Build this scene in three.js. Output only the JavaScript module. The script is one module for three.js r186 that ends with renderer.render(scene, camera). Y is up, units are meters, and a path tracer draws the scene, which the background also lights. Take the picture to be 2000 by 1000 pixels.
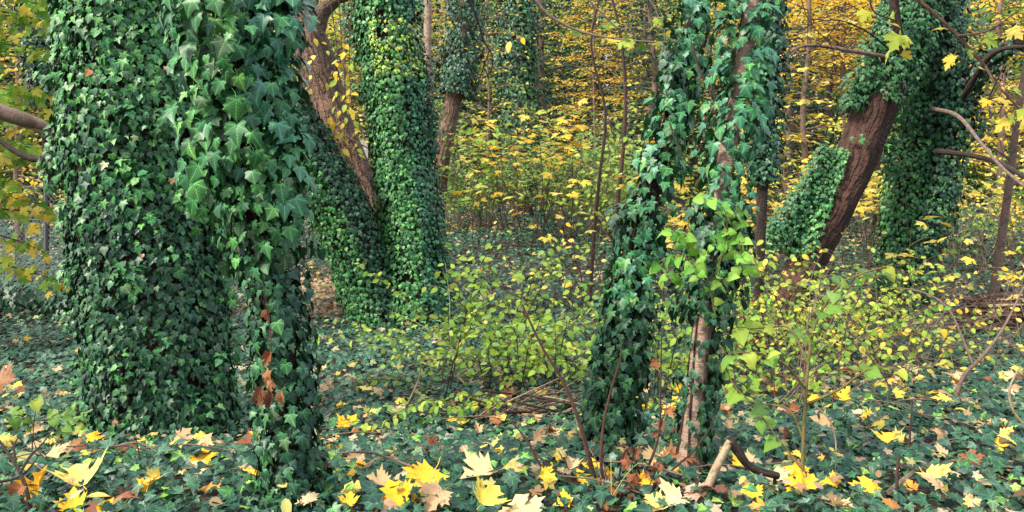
import * as THREE from 'three';
import { mergeGeometries } from 'three/addons/utils/BufferGeometryUtils.js';

// ---------------------------------------------------------------- camera, sky, sun, exposure
const FOCAL = 1664, HORIZON = 400, EYE = 1.25;
const scene = new THREE.Scene();
const camera = new THREE.PerspectiveCamera(2 * Math.atan(500 / FOCAL) * 180 / Math.PI, 2, 0.05, 600);
camera.position.set(0, EYE, 0);
camera.lookAt(0, EYE, -10);
camera.setViewOffset(2000, 1000, 0, 100, 2000, 1000);
const renderer = new THREE.WebGLRenderer({ antialias: true });
renderer.setSize(1024, 512);
renderer.toneMapping = THREE.LinearToneMapping;
renderer.toneMappingExposure = 2.2;
renderer.shadowMap.enabled = true;

const sunDir = new THREE.Vector3(-0.62, 0.66, 0.42).normalize();
const SKY_LEVEL = 0.9;
{
  const W = 256, H = 128, data = new Float32Array(W * H * 4), d = new THREE.Vector3();
  for (let j = 0; j < H; j++) for (let i = 0; i < W; i++) {
    const th = (j + 0.5) / H * Math.PI - Math.PI / 2, ph = ((i + 0.5) / W - 0.5) * 2 * Math.PI;
    d.set(Math.cos(th) * Math.cos(ph), Math.sin(th), Math.cos(th) * Math.sin(ph));
    const up = Math.max(0, d.y), near = Math.pow(Math.max(0, d.dot(sunDir)), 5);
    const l = SKY_LEVEL * (0.62 + 0.38 * up) * (d.y < 0 ? 0.45 : 1), g = near * 0.9;
    const o = (j * W + i) * 4;
    data[o] = l * (0.9 + g); data[o + 1] = l * (0.985 + 0.88 * g); data[o + 2] = l * (1.13 + 0.66 * g); data[o + 3] = 1;
  }
  const sky = new THREE.DataTexture(data, W, H, THREE.RGBAFormat, THREE.FloatType);
  sky.mapping = THREE.EquirectangularReflectionMapping;
  sky.magFilter = sky.minFilter = THREE.LinearFilter;
  sky.needsUpdate = true;
  scene.background = sky; scene.environment = sky;
}
const sun = new THREE.DirectionalLight(new THREE.Color(1, 0.92, 0.78), 3.3);
sun.position.copy(sunDir).multiplyScalar(60);
sun.target.position.set(0, 0, -8); sun.position.add(sun.target.position);
sun.castShadow = true; sun.shadow.radius = 20; sun.shadow.mapSize.set(2048, 2048);
Object.assign(sun.shadow.camera, { left: -30, right: 30, top: 30, bottom: -30, near: 1, far: 140 });
scene.add(sun, sun.target);

// ---------------------------------------------------------------- helpers
const V3 = THREE.Vector3, V = (x, y, z) => new V3(x, y, z), UP = V(0, 1, 0);
const TAU = Math.PI * 2, { lerp, clamp, smoothstep } = THREE.MathUtils;
function rng(seed) { let a = seed * 2654435761 | 0; return () => { a = (a + 0x6d2b79f5) | 0; let t = Math.imul(a ^ (a >>> 15), 1 | a); t = (t + Math.imul(t ^ (t >>> 7), 61 | t)) ^ t; return ((t ^ (t >>> 14)) >>> 0) / 4294967296; }; }
const hash = (x, y) => { let h = Math.imul(x | 0, 374761393) ^ Math.imul(y | 0, 668265263); h = Math.imul(h ^ (h >>> 13), 1274126177); return ((h ^ (h >>> 16)) >>> 0) / 4294967296; };
function vn(x, y, wx = 0, wy = 0) {                 // value noise, tiling every wx, wy cells when given
  const xi = Math.floor(x), yi = Math.floor(y), fx = x - xi, fy = y - yi, u = fx * fx * (3 - 2 * fx), v = fy * fy * (3 - 2 * fy);
  const h = (a, b) => hash(wx ? ((a % wx) + wx) % wx : a, wy ? ((b % wy) + wy) % wy : b);
  return lerp(lerp(h(xi, yi), h(xi + 1, yi), u), lerp(h(xi, yi + 1), h(xi + 1, yi + 1), u), v);
}
const fbm = (x, y) => vn(x, y) * 0.55 + vn(x * 2.1 + 7, y * 2.1) * 0.28 + vn(x * 4.3, y * 4.3 + 3) * 0.17;
function ground(x, z) {
  const d = -z;
  let h = 0.3 * (1 - smoothstep(d, 2.5, 4.5 + 0.9 * Math.max(0, x))) + (0.75 * smoothstep(d, 8, 15) + 0.03 * Math.max(0, d - 14)) * (0.55 + 0.45 * smoothstep(x, -9, -3));
  h += (d > 6 ? 0.09 : 0.05) * (fbm(x * 0.9 + 40, z * 0.9) - 0.5) + 0.05 * (fbm(x * 3 + 11, z * 3) - 0.5);
  return h;
}
const P = (px, py, d) => V((px - 1000) / FOCAL * d, EYE - (py - HORIZON) / FOCAL * d, -d);   // a point seen at px, py at depth d
function onGround(px, py, lift = 0) {
  let d = 1.8, s = 0.02;
  for (; d < 70; d += s) { const p = P(px, py, d); if (p.y < ground(p.x, p.z) + lift) break; }
  const p = P(px, py, d); p.y = ground(p.x, p.z) + lift; return p;
}
const put = (x, d, lift = 0) => V(x, ground(x, -d) + lift, -d);
const rad = (x) => x * Math.PI / 180;

const used = new Map();
function numbered(name) { const n = used.get(name) ?? 0; used.set(name, n + 1); return n ? `${name}_${String(n).padStart(3, '0')}` : name; }
function tag(o, label, category, group, kind) { if (label) o.userData.label = label; if (category) o.userData.category = category; if (group) o.userData.group = group; if (kind) o.userData.kind = kind; return o; }
function thing(name, label, category, base, group) { const o = new THREE.Group(); o.name = numbered(name); o.position.copy(base); tag(o, label, category, group); scene.add(o); o.userData.base = base.clone(); return o; }
function mesh(name, geo, mat, parent) { const m = new THREE.Mesh(geo, mat); m.name = name; m.castShadow = m.receiveShadow = true; if (parent) parent.add(m); return m; }
function part(name, geo, mat, parent, kind) { const b = parent.userData.base; geo.translate(-b.x, -b.y, -b.z); const m = mesh(name, geo, mat, parent); if (kind) m.userData.kind = kind; return m; }

// ---------------------------------------------------------------- textures and materials
function dataTex(n, f, srgb) {
  const a = new Uint8Array(n * n * 4);
  for (let y = 0; y < n; y++) for (let x = 0; x < n; x++) { const c = f(x / n, y / n), o = (y * n + x) * 4; for (let k = 0; k < 3; k++) a[o + k] = clamp((Array.isArray(c) ? c[k] : c) * 255, 0, 255); a[o + 3] = 255; }
  const t = new THREE.DataTexture(a, n, n); t.wrapS = t.wrapT = THREE.RepeatWrapping; t.magFilter = THREE.LinearFilter; t.minFilter = THREE.LinearMipmapLinearFilter; t.generateMipmaps = true;
  if (srgb) t.colorSpace = THREE.SRGBColorSpace; t.needsUpdate = true; return t;
}
const tn = (u, v, a, b) => vn(u * a, v * b, a, b);
const furrow = (u, v) => {                            // deep vertical plates
  const w = 0.045 * (tn(u, v, 4, 4) - 0.5) + 0.03 * (tn(u, v, 11, 9) - 0.5), a = u + w;
  const r = 1 - Math.abs(2 * tn(a, v, 12, 2) - 1), r2 = 1 - Math.abs(2 * tn(a + 0.37, v, 26, 4) - 1);
  const ck = 1 - Math.abs(2 * tn(u + 0.1 * tn(u, v, 6, 20), v + 0.04 * tn(u, v, 16, 3), 9, 13) - 1);
  return clamp(1 - 0.28 * Math.pow(ck, 6) - 0.75 * Math.pow(r, 3) - 0.4 * Math.pow(r2, 4) + 0.22 * (tn(u, v, 60, 40) - 0.5) + 0.2 * (tn(u, v, 30, 8) - 0.5), 0, 1);
};
const mixc = (a, b, t) => a.map((x, i) => lerp(x, b[i], t));
const BARK = {
  brown: [dataTex(512, (u, v) => { const h = furrow(u, v), m = tn(u, v, 6, 4); return mixc(mixc([0.15, 0.115, 0.1], [0.42, 0.33, 0.285], h), tn(u, v, 7, 9) > 0.62 ? [0.42, 0.44, 0.36] : [0.52, 0.43, 0.36], (0.2 + 0.35 * tn(u, v, 20, 20)) * m * h + 0.25 * (tn(u, v, 90, 60) - 0.5)); }, true), dataTex(512, furrow)],
  pale: [dataTex(512, (u, v) => { const m = tn(u, v, 5, 4), s = tn(u, v, 50, 90), l = tn(u, v, 14, 70) > 0.8 ? 0.12 : 0; const c = mixc([0.5, 0.42, 0.38], [0.63, 0.57, 0.53], m); return mixc(c.map((x) => x - l + 0.14 * (s - 0.5)), [0.36, 0.4, 0.28], smoothstep(tn(u, v, 8, 10), 0.6, 0.85) * 0.6); }, true),
    dataTex(512, (u, v) => 0.5 + 0.35 * (tn(u, v, 30, 60) - 0.5) + 0.3 * (tn(u, v, 10, 40) - 0.5))],
  tan: [dataTex(512, (u, v) => { const h = furrow(u, v), m = tn(u, v, 4, 3); return mixc(mixc([0.23, 0.18, 0.16], [0.6, 0.48, 0.4], h), tn(u, v, 8, 8) > 0.6 ? [0.4, 0.4, 0.35] : [0.5, 0.42, 0.39], m * 0.6).map((x) => x + 0.12 * (tn(u, v, 80, 60) - 0.5)); }, true), dataTex(512, furrow)],
};
function barkMat(kind, tint, bump = 0.012) { return new THREE.MeshStandardMaterial({ map: BARK[kind][0], bumpMap: BARK[kind][1], bumpScale: bump, roughness: 0.92, color: new THREE.Color().setRGB(...(tint ?? [1, 1, 1])) }); }
const MB = {
  dark: barkMat('brown', [0.4, 0.36, 0.34]), under: barkMat('brown', [0.26, 0.19, 0.17]), brown: barkMat('brown', [1, 0.9, 0.86], 0.03), red: barkMat('brown', [0.62, 0.44, 0.38], 0.022), tan: barkMat('tan', [0.8, 0.74, 0.7], 0.02), pale: barkMat('pale', [1.0, 0.88, 0.8], 0.004),
  greyTwig: barkMat('pale', [0.55, 0.48, 0.44], 0.002), twig: barkMat('brown', [0.75, 0.6, 0.55], 0.002), redTwig: barkMat('brown', [0.85, 0.5, 0.42], 0.002), greenTwig: barkMat('pale', [0.5, 0.5, 0.2], 0.002), strawTwig: barkMat('pale', [1.1, 1.05, 0.8], 0.002), black: barkMat('brown', [0.3, 0.26, 0.26], 0.004),
};
// leaf textures, in the leaf's own plane: u = 0.5 + x / 1.8, v = (y + 0.4) / 1.6
const LS = 256, lx = (x) => (0.5 + x / 1.8) * LS, ly = (y) => (1 - (y + 0.4) / 1.6) * LS;
function leafTex(seed, base, vein, veins, width, spots) {
  const c = document.createElement('canvas'); c.width = c.height = LS; const g = c.getContext('2d'), r = rng(seed);
  g.fillStyle = base; g.fillRect(0, 0, LS, LS);
  for (let k = 0; k < 900; k++) { g.fillStyle = r() < 0.5 ? `rgba(255,255,235,${0.05 * r()})` : `rgba(0,10,0,${0.07 * r()})`; g.beginPath(); g.ellipse(r() * LS, r() * LS, 2 + 7 * r(), 1 + 4 * r(), r() * 3, 0, TAU); g.fill(); }
  for (let k = 0; k < spots; k++) { g.fillStyle = `rgba(${90 + 50 * r()},${50 + 30 * r()},20,${0.2 + 0.5 * r()})`; g.beginPath(); g.ellipse(r() * LS, r() * LS, 1 + 4 * r() * r(), 1 + 3 * r() * r(), r() * 3, 0, TAU); g.fill(); }
  for (let k = 0; k < spots / 9; k++) { const x = r() * LS, y = r() * LS; for (let i = 0; i < 9; i++) { g.fillStyle = `rgba(${110 + 50 * r()},${66 + 30 * r()},30,0.22)`; g.beginPath(); g.ellipse(x + (r() - 0.5) * 16, y + (r() - 0.5) * 16, 2 + 6 * r(), 1 + 4 * r(), r() * 3, 0, TAU); g.fill(); } }
  g.strokeStyle = vein; g.lineCap = 'round';
  for (const [x0, y0, x1, y1, w] of veins) {
    g.lineWidth = width * (w ?? 1); g.beginPath(); g.moveTo(lx(x0), ly(y0)); g.lineTo(lx(x1), ly(y1)); g.stroke();
    if ((w ?? 1) >= 1) for (let k = 1; k < 6; k++) for (const s of [-1, 1]) {
      const t = k / 6.5, dx = x1 - x0, dy = y1 - y0, a = Math.atan2(dy, dx) + s * 0.85, q = 0.24 * (1 - t * 0.7) * Math.hypot(dx, dy);
      g.lineWidth = width * 0.42; g.beginPath(); g.moveTo(lx(x0 + dx * t), ly(y0 + dy * t)); g.lineTo(lx(x0 + dx * t + q * Math.cos(a)), ly(y0 + dy * t + q * Math.sin(a))); g.stroke();
    }
  }
  const t = new THREE.CanvasTexture(c); t.colorSpace = THREE.SRGBColorSpace; t.magFilter = THREE.LinearFilter; return t;
}
const TEX = {
  ivy: leafTex(1, 'rgb(138,142,134)', 'rgba(238,250,220,0.85)', [[0, 0, 0, 0.92], [0, 0, 0.5, 0.36], [0, 0, -0.5, 0.36], [0, 0, 0.38, -0.06], [0, 0, -0.38, -0.06]], 5, 6),
  maple: leafTex(2, 'rgb(230,228,222)', 'rgba(250,246,224,0.8)', [[0, 0, 0, 1], [0, 0, 0.76, 0.44], [0, 0, -0.76, 0.44], [0, 0, 0.44, -0.13], [0, 0, -0.44, -0.13]], 3, 130),
  oval: leafTex(3, 'rgb(226,226,218)', 'rgba(248,252,226,0.8)', [[0, 0, 0, 0.95]], 4, 14),
};

// ---------------------------------------------------------------- leaf shapes: base at the origin, tip along +y, upper face +z
function leafGeo(half, cy, shape, ring, stalk) {
  const out = [...half, ...half.slice(0, -1).reverse().map(([x, y]) => [-x, y])], n = out.length, pos = [], uv = [], idx = [];
  const add = (x, y) => { pos.push(x, y, shape(x, y)); uv.push(0.5 + x / 1.8, (y + 0.4) / 1.6); return pos.length / 3 - 1; };
  const c = add(0, cy), inner = ring ? out.map(([x, y]) => add(x * 0.55, cy + (y - cy) * 0.55)) : null, outer = out.map(([x, y]) => add(x, y));
  for (let i = 0; i < n; i++) {
    const j = (i + 1) % n;
    if (ring) idx.push(c, inner[i], inner[j], inner[i], outer[i], outer[j], inner[i], outer[j], inner[j]); else idx.push(c, outer[i], outer[j]);
  }
  if (stalk) {
    const [len, w, bx, bz] = stalk, k = pos.length / 3;
    for (const [t, y] of [[0, 0], [0.5, -0.5], [1, -1]]) for (const a of [0, 1, 2]) { const q = a * TAU / 3; pos.push(Math.cos(q) * w + bx * t * t * len, y * len * (1 - 0.2 * t), Math.sin(q) * w + bz * t * t * len + (t ? 0 : shape(0, 0))); uv.push(0.5, 0.3); }
    for (let s = 0; s < 2; s++) for (let a = 0; a < 3; a++) { const b = (a + 1) % 3, o = k + s * 3; idx.push(o + a, o + b, o + 3 + a, o + b, o + 3 + b, o + 3 + a); }
  }
  const g = new THREE.BufferGeometry(); g.setAttribute('position', new THREE.Float32BufferAttribute(pos, 3)); g.setAttribute('uv', new THREE.Float32BufferAttribute(uv, 2)); g.setIndex(idx); g.computeVertexNormals(); return g;
}
const ivyHalf = (a, b) => [[0, 0.02], [0.1, -0.13], [0.3, -0.16 - 0.04 * a], [0.42 + 0.05 * a, -0.05], [0.37 - 0.04 * a, 0.12], [0.5 + 0.09 * a, 0.36 + 0.05 * a], [0.34 - 0.06 * a, 0.44], [0.25 - 0.04 * a, 0.62], [0, 1 + b]];
const oldHalf = [[0, 0.02], [0.14, -0.12], [0.36, -0.08], [0.47, 0.12], [0.44, 0.36], [0.3, 0.64], [0, 1]];
const mapleHalf = [[0, 0], [0.08, -0.09], [0.24, -0.1], [0.46, -0.17], [0.39, 0], [0.58, 0.06], [0.43, 0.13], [0.6, 0.2], [0.6, 0.32], [0.82, 0.47], [0.57, 0.48], [0.55, 0.63], [0.4, 0.53], [0.24, 0.45], [0.27, 0.64], [0.39, 0.77], [0.2, 0.79], [0, 1.08]];
const simpleMaple = [[0, 0], [0.24, -0.1], [0.46, -0.17], [0.4, 0.1], [0.82, 0.47], [0.5, 0.52], [0.24, 0.46], [0.3, 0.75], [0, 1.08]];
const ovalHalf = [[0, 0], [0.2, 0.12], [0.31, 0.38], [0.25, 0.68], [0, 1]];
const heartHalf = [[0, 0.03], [0.16, -0.1], [0.4, -0.02], [0.46, 0.24], [0.3, 0.6], [0, 1]];
const crumple = (f, dr, w, s, k) => (x, y) => f * Math.abs(x) - dr * (y - 0.2) * (y - 0.2) - dr * 0.6 * x * x + w * Math.sin(5 * x + s) * Math.cos(4.3 * y + 2 * s) + (k ?? 0) * Math.max(0, Math.abs(x) - 0.3);
const KIND = {
  ivy: { tex: TEX.ivy, gain: 3.3, rough: 0.42, spec: 0.6, trans: 0, geos: [[0, 0, crumple(0.12, 0.22, 0.03, 1)], [0.7, 0.1, crumple(0.25, 0.12, 0.04, 2)], [-0.5, -0.12, crumple(-0.05, 0.3, 0.03, 3)], [0.3, 0.02, crumple(0.02, 0.4, 0.05, 4)], [1, 0.16, crumple(0.3, 0.28, 0.03, 5)]].map(([a, b, s]) => leafGeo(ivyHalf(a, b), 0.2, s)).concat([leafGeo(oldHalf, 0.25, crumple(0.2, 0.25, 0.03, 6))]) },
  bigIvy: { tex: TEX.ivy, gain: 3.3, rough: 0.42, spec: 0.6, trans: 0.0, geos: [[0, 0, crumple(0.14, 0.22, 0.035, 1)], [0.7, 0.1, crumple(0.24, 0.14, 0.04, 2)], [-0.4, -0.1, crumple(-0.04, 0.3, 0.035, 3)], [0.35, 0.03, crumple(0.04, 0.36, 0.05, 4)], [0.9, 0.12, crumple(0.28, 0.24, 0.03, 5)]].map(([a, b, s]) => leafGeo(ivyHalf(a, b), 0.2, s, true, [0.7, 0.014, 0.15, -0.6])) },
  maple: { tex: TEX.maple, gain: 1.25, rough: 0.8, spec: 0.25, trans: 0.5, geos: [leafGeo(mapleHalf, 0.2, crumple(0.15, 0.2, 0.05, 1), false, [0.55, 0.013, 0.1, -0.1]), leafGeo(mapleHalf, 0.2, crumple(-0.1, 0.35, 0.06, 2), false, [0.55, 0.013, -0.1, 0])] },
  farMaple: { tex: TEX.maple, gain: 1.25, rough: 0.8, spec: 0.3, trans: 0.4, geos: [leafGeo(simpleMaple, 0.2, crumple(0.12, 0.3, 0.04, 1))] },
  fallen: { tex: TEX.maple, gain: 1.25, rough: 0.7, spec: 0.35, trans: 0.2, geos: [[0.1, 0.25, 0.09, 1, 0.1], [0.5, -0.3, 0.08, 2, 0.2], [-0.2, 0.55, 0.1, 3, 0.6], [0.2, 0.1, 0.12, 4, -0.5], [0.75, 0.3, 0.08, 5, 0.1]].map((c) => leafGeo(mapleHalf, 0.2, crumple(...c), true, [0.6, 0.012, 0.25 - 0.1 * c[3], 0.05])) },
  oval: { tex: TEX.oval, gain: 1.3, rough: 0.7, spec: 0.35, trans: 0.4, geos: [leafGeo(ovalHalf, 0.4, crumple(0.2, 0.2, 0.02, 1)), leafGeo(ovalHalf, 0.4, crumple(0.05, 0.35, 0.04, 2))] },
  heart: { tex: TEX.oval, gain: 1.3, rough: 0.6, spec: 0.4, trans: 0.4, geos: [leafGeo(heartHalf, 0.3, crumple(0.2, 0.25, 0.03, 1), true, [0.4, 0.012, 0.1, -0.2]), leafGeo(heartHalf, 0.3, crumple(0.05, 0.4, 0.05, 2), true, [0.4, 0.012, -0.1, -0.1])] },
  far: { tex: TEX.oval, gain: 1.3, rough: 0.88, spec: 0.2, trans: 0.55, geos: [leafGeo([[0, 0], [0.32, 0.45], [0, 1]], 0.45, crumple(0.25, 0.2, 0, 1))] },
};
const matCache = new Map();
function leafMat(kind, rgb) {                          // rgb: a part's own colour; without it the colour comes per vertex or per copy
  const key = kind + (rgb ? rgb.join() : '');
  if (!matCache.has(key)) {
    const k = KIND[kind], m = new THREE.MeshPhysicalMaterial({ map: k.tex, roughness: k.rough, specularIntensity: k.spec, transmission: k.trans, thickness: 0, side: THREE.DoubleSide });
    if (rgb) m.color.setRGB(...rgb.map((x) => Math.min(1, x * k.gain))); else m.vertexColors = true;
    matCache.set(key, m);
  }
  return matCache.get(key);
}
const copyMat = new Map();
function leafCopyMat(kind) { if (!copyMat.has(kind)) { const m = leafMat(kind).clone(); m.vertexColors = false; copyMat.set(kind, m); } return copyMat.get(kind); }
const PAL = {
  ivy: [[0.0189, 0.072, 0.0306], [0.027, 0.0936, 0.036], [0.0306, 0.1035, 0.0378], [0.036, 0.117, 0.045], [0.0198, 0.072, 0.0396], [0.0405, 0.1215, 0.0405], [0.054, 0.099, 0.0495]],
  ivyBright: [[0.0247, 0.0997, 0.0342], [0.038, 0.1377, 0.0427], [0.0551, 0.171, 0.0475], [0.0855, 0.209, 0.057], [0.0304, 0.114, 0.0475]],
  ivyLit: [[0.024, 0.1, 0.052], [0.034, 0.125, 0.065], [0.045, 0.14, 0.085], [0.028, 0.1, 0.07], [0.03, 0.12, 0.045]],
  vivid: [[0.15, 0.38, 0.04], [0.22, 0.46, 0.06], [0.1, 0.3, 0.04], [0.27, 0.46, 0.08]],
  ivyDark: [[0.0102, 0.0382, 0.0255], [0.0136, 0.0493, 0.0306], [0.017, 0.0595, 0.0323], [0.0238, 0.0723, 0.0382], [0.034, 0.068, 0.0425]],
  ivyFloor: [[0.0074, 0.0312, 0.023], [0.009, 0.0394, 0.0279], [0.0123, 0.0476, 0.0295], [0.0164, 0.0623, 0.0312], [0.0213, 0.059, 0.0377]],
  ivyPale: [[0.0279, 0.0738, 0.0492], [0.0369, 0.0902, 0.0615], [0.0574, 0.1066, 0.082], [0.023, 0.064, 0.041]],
  yellow: [[0.78, 0.53, 0.05], [0.8, 0.58, 0.09], [0.74, 0.58, 0.14], [0.66, 0.54, 0.09], [0.8, 0.47, 0.03]],
  yellowGreen: [[0.54, 0.56, 0.08], [0.4, 0.5, 0.08], [0.66, 0.58, 0.11], [0.3, 0.44, 0.07], [0.7, 0.56, 0.08]],
  lime: [[0.207, 0.351, 0.0405], [0.279, 0.405, 0.0495], [0.144, 0.288, 0.0405], [0.36, 0.423, 0.063], [0.216, 0.351, 0.09]],
  green: [[0.1, 0.22, 0.04], [0.14, 0.28, 0.05], [0.2, 0.32, 0.06], [0.08, 0.17, 0.04]],
  orange: [[0.82, 0.46, 0.03], [0.82, 0.52, 0.04], [0.8, 0.4, 0.025], [0.82, 0.57, 0.06]],
  buff: [[0.527, 0.374, 0.204], [0.493, 0.34, 0.187], [0.561, 0.442, 0.272], [0.425, 0.2805, 0.17]],
  rust: [[0.255, 0.0935, 0.0425], [0.204, 0.068, 0.034], [0.323, 0.1445, 0.068], [0.153, 0.0595, 0.034]],
  litter: [[0.527, 0.408, 0.238], [0.561, 0.425, 0.136], [0.425, 0.323, 0.2125], [0.595, 0.425, 0.068], [0.34, 0.204, 0.1105], [0.4675, 0.442, 0.187], [0.51, 0.425, 0.306]],
  brownLitter: [[0.255, 0.153, 0.085], [0.306, 0.204, 0.1275], [0.187, 0.102, 0.0595], [0.357, 0.255, 0.17], [0.425, 0.323, 0.221]],
};
const M4 = THREE.Matrix4, _x = V(), _y = V(), _z = V();
function leafAt(p, n, tip, s, wide = 1) {
  _z.copy(n).normalize(); _y.copy(tip).addScaledVector(_z, -tip.dot(_z));
  if (_y.lengthSq() < 1e-6) _y.set(1, 0.3, 0).addScaledVector(_z, -_z.x - 0.3 * _z.y);
  _y.normalize(); _x.crossVectors(_y, _z);
  const m = new M4().makeBasis(_x.clone().multiplyScalar(s * wide), _y.clone().multiplyScalar(s), _z.clone().multiplyScalar(s)); m.setPosition(p); return m;
}
const toCam = V();
function leaf(list, r, pal, p, n, tip, s, vis = 1, wide = 1) {          // one leaf waiting to be built, with how large it shows
  const d = Math.max(0.5, -p.z), px = 1000 + p.x / d * FOCAL, py = HORIZON - (p.y - EYE) / d * FOCAL;
  toCam.set(-p.x, EYE - p.y, -p.z).normalize();
  const inFrame = px > -10 && px < 2010 && py > -10 && py < 1010 ? 1 : 0, face = Math.abs(toCam.dot(n)) / (n.length() || 1);
  list.push({ m: leafAt(p, n, tip, s, wide), c: PAL[pal][Math.floor(r() * PAL[pal].length)], j: 0.8 + 0.4 * r(), g: r(), score: inFrame * vis * s / d * FOCAL * (0.3 + 0.7 * face) * (0.7 + 0.6 * r()) });
}
const tally = {}, mm = new M4(), cc = new THREE.Color();
function emit(parent, kind, list, { restKind, parts = 0, partName = 'leaf', stuffName = 'foliage', merged = false, min = 8, variant = 0 } = {}) {
  const K = KIND[kind], b = parent.userData.base, shift = new M4().makeTranslation(-b.x, -b.y, -b.z);
  list.sort((p, q) => q.score - p.score);
  let k = 0;
  for (; k < Math.min(parts, list.length) && list[k].score >= min; k++) {
    const l = list[k], o = mesh(partName, K.geos[Math.floor(l.g * K.geos.length)], leafMat(kind, l.c), parent);
    mm.multiplyMatrices(shift, l.m).decompose(o.position, o.quaternion, o.scale);
  }
  const rest = list.slice(k);
  if (restKind) { if (rest.length) emit(parent, restKind, rest, { stuffName, merged }); return; }
  if (!rest.length) return;
  let o;
  if (merged) {
    const pick = rest.map((l) => K.geos[Math.floor(l.g * K.geos.length)]);
    let nv = 0, ni = 0; for (const g of pick) { nv += g.attributes.position.count; ni += g.index.count; }
    const pos = new Float32Array(nv * 3), nor = new Float32Array(nv * 3), uv = new Float32Array(nv * 2), col = new Float32Array(nv * 3), idx = new Uint32Array(ni), v = V(); let a = 0, q = 0;
    const nm = new THREE.Matrix3();
    rest.forEach((l, t) => {
      const g = pick[t], gp = g.attributes.position, gn = g.attributes.normal; mm.multiplyMatrices(shift, l.m); nm.getNormalMatrix(mm);
      for (let i = 0; i < g.index.count; i++) idx[q++] = g.index.array[i] + a;
      uv.set(g.attributes.uv.array, a * 2);
      for (let i = 0; i < gp.count; i++, a++) {
        v.fromBufferAttribute(gp, i).applyMatrix4(mm); v.toArray(pos, a * 3); v.fromBufferAttribute(gn, i).applyMatrix3(nm).normalize(); v.toArray(nor, a * 3);
        for (let c = 0; c < 3; c++) col[a * 3 + c] = Math.min(1, l.c[c] * l.j * K.gain);
      }
    });
    const g = new THREE.BufferGeometry();
    g.setAttribute('position', new THREE.BufferAttribute(pos, 3)); g.setAttribute('normal', new THREE.BufferAttribute(nor, 3)); g.setAttribute('uv', new THREE.BufferAttribute(uv, 2)); g.setAttribute('color', new THREE.BufferAttribute(col, 3)); g.setIndex(new THREE.BufferAttribute(idx, 1));
    o = mesh(stuffName, g, leafMat(kind), parent);
  } else {
    o = new THREE.InstancedMesh(K.geos[variant % K.geos.length], leafCopyMat(kind), rest.length); o.name = stuffName; o.castShadow = o.receiveShadow = true; parent.add(o);
    rest.forEach((l, i) => { o.setMatrixAt(i, mm.multiplyMatrices(shift, l.m)); o.setColorAt(i, cc.setRGB(...l.c.map((x) => Math.min(1, x * l.j * K.gain)))); });
  }
  o.userData.kind = 'stuff';
  return o;
}

// ---------------------------------------------------------------- stems and trunks
function path(ctrl) {                                    // ctrl: [point, radius] pairs
  const c = new THREE.CatmullRomCurve3(ctrl.map((k) => k[0]), false, 'centripetal'), n = ctrl.length - 1;
  const at = (t) => c.getPoint(clamp(t, 0, 1)), r = (t) => { const q = clamp(t, 0, 1) * n, i = Math.min(n - 1, Math.floor(q)), f = q - i; return lerp(ctrl[i][1], ctrl[i + 1][1], f * f * (3 - 2 * f)); };
  return { at, r, dir: (t) => c.getTangent(clamp(t, 0, 1)), len: c.getLength() };
}
const seen = (list) => list.map(([px, py, w, d]) => [P(px, py, d), w / 2 / FOCAL * d]);
function tube(p, segs, sides, bump = 0, seed = 1, caps = true) {
  const pos = [], uv = [], idx = [], N = V(1, 0, 0), B = V(), T = V(), c = V(), reps = Math.max(1, Math.round(p.r(0.3) * TAU / 0.5)), per = TAU * p.r(0.3) / reps;
  for (let i = 0; i <= segs; i++) {
    const t = i / segs; p.at(t); c.copy(p.at(t)); T.copy(p.dir(t)); if (i === 0 && Math.abs(T.x) > 0.9) N.set(0, 0, 1); N.addScaledVector(T, -N.dot(T)).normalize(); B.crossVectors(T, N);
    for (let j = 0; j <= sides; j++) {
      const a = j / sides * TAU, q = j % sides, r = p.r(t) * (1 + bump * (2 * vn(Math.cos(a) * 2.2 + seed * 9, Math.sin(a) * 2.2 + t * p.len * 2.4) - 1) + bump * 0.5 * (2 * vn(q * 0.9 + seed, t * p.len * 5, sides) - 1));
      pos.push(c.x + r * (Math.cos(a) * N.x + Math.sin(a) * B.x), c.y + r * (Math.cos(a) * N.y + Math.sin(a) * B.y), c.z + r * (Math.cos(a) * N.z + Math.sin(a) * B.z));
      uv.push(j / sides * reps, t * p.len / Math.max(per, 0.08));
    }
  }
  const w = sides + 1;
  for (let i = 0; i < segs; i++) for (let j = 0; j < sides; j++) { const a = i * w + j; idx.push(a, a + 1, a + w, a + 1, a + w + 1, a + w); }
  if (caps) for (const [row, t, flip] of [[0, 0, 1], [segs, 1, 0]]) { const k = pos.length / 3; c.copy(p.at(t)); pos.push(c.x, c.y, c.z); uv.push(0.5, 0.5); for (let j = 0; j < sides; j++) flip ? idx.push(k, row * w + j + 1, row * w + j) : idx.push(k, row * w + j, row * w + j + 1); }
  const g = new THREE.BufferGeometry(); g.setAttribute('position', new THREE.Float32BufferAttribute(pos, 3)); g.setAttribute('uv', new THREE.Float32BufferAttribute(uv, 2)); g.setIndex(idx); g.computeVertexNormals();
  const nn = g.attributes.normal; for (let i = 0; i <= segs; i++) { const a = i * w, b = a + sides; const x = nn.getX(a) + nn.getX(b), y = nn.getY(a) + nn.getY(b), z = nn.getZ(a) + nn.getZ(b), l = Math.hypot(x, y, z) || 1; nn.setXYZ(a, x / l, y / l, z / l); nn.setXYZ(b, x / l, y / l, z / l); }
  return g;
}
const stick = (pts, r0, r1 = r0 * 0.4, sides = 5, segs) => tube(path(pts.map((q, i) => [q, lerp(r0, r1, i / (pts.length - 1))])), segs ?? Math.max(4, pts.length * 3), sides, 0.08, r0 * 1000);
const IVY = 0.54;
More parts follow.
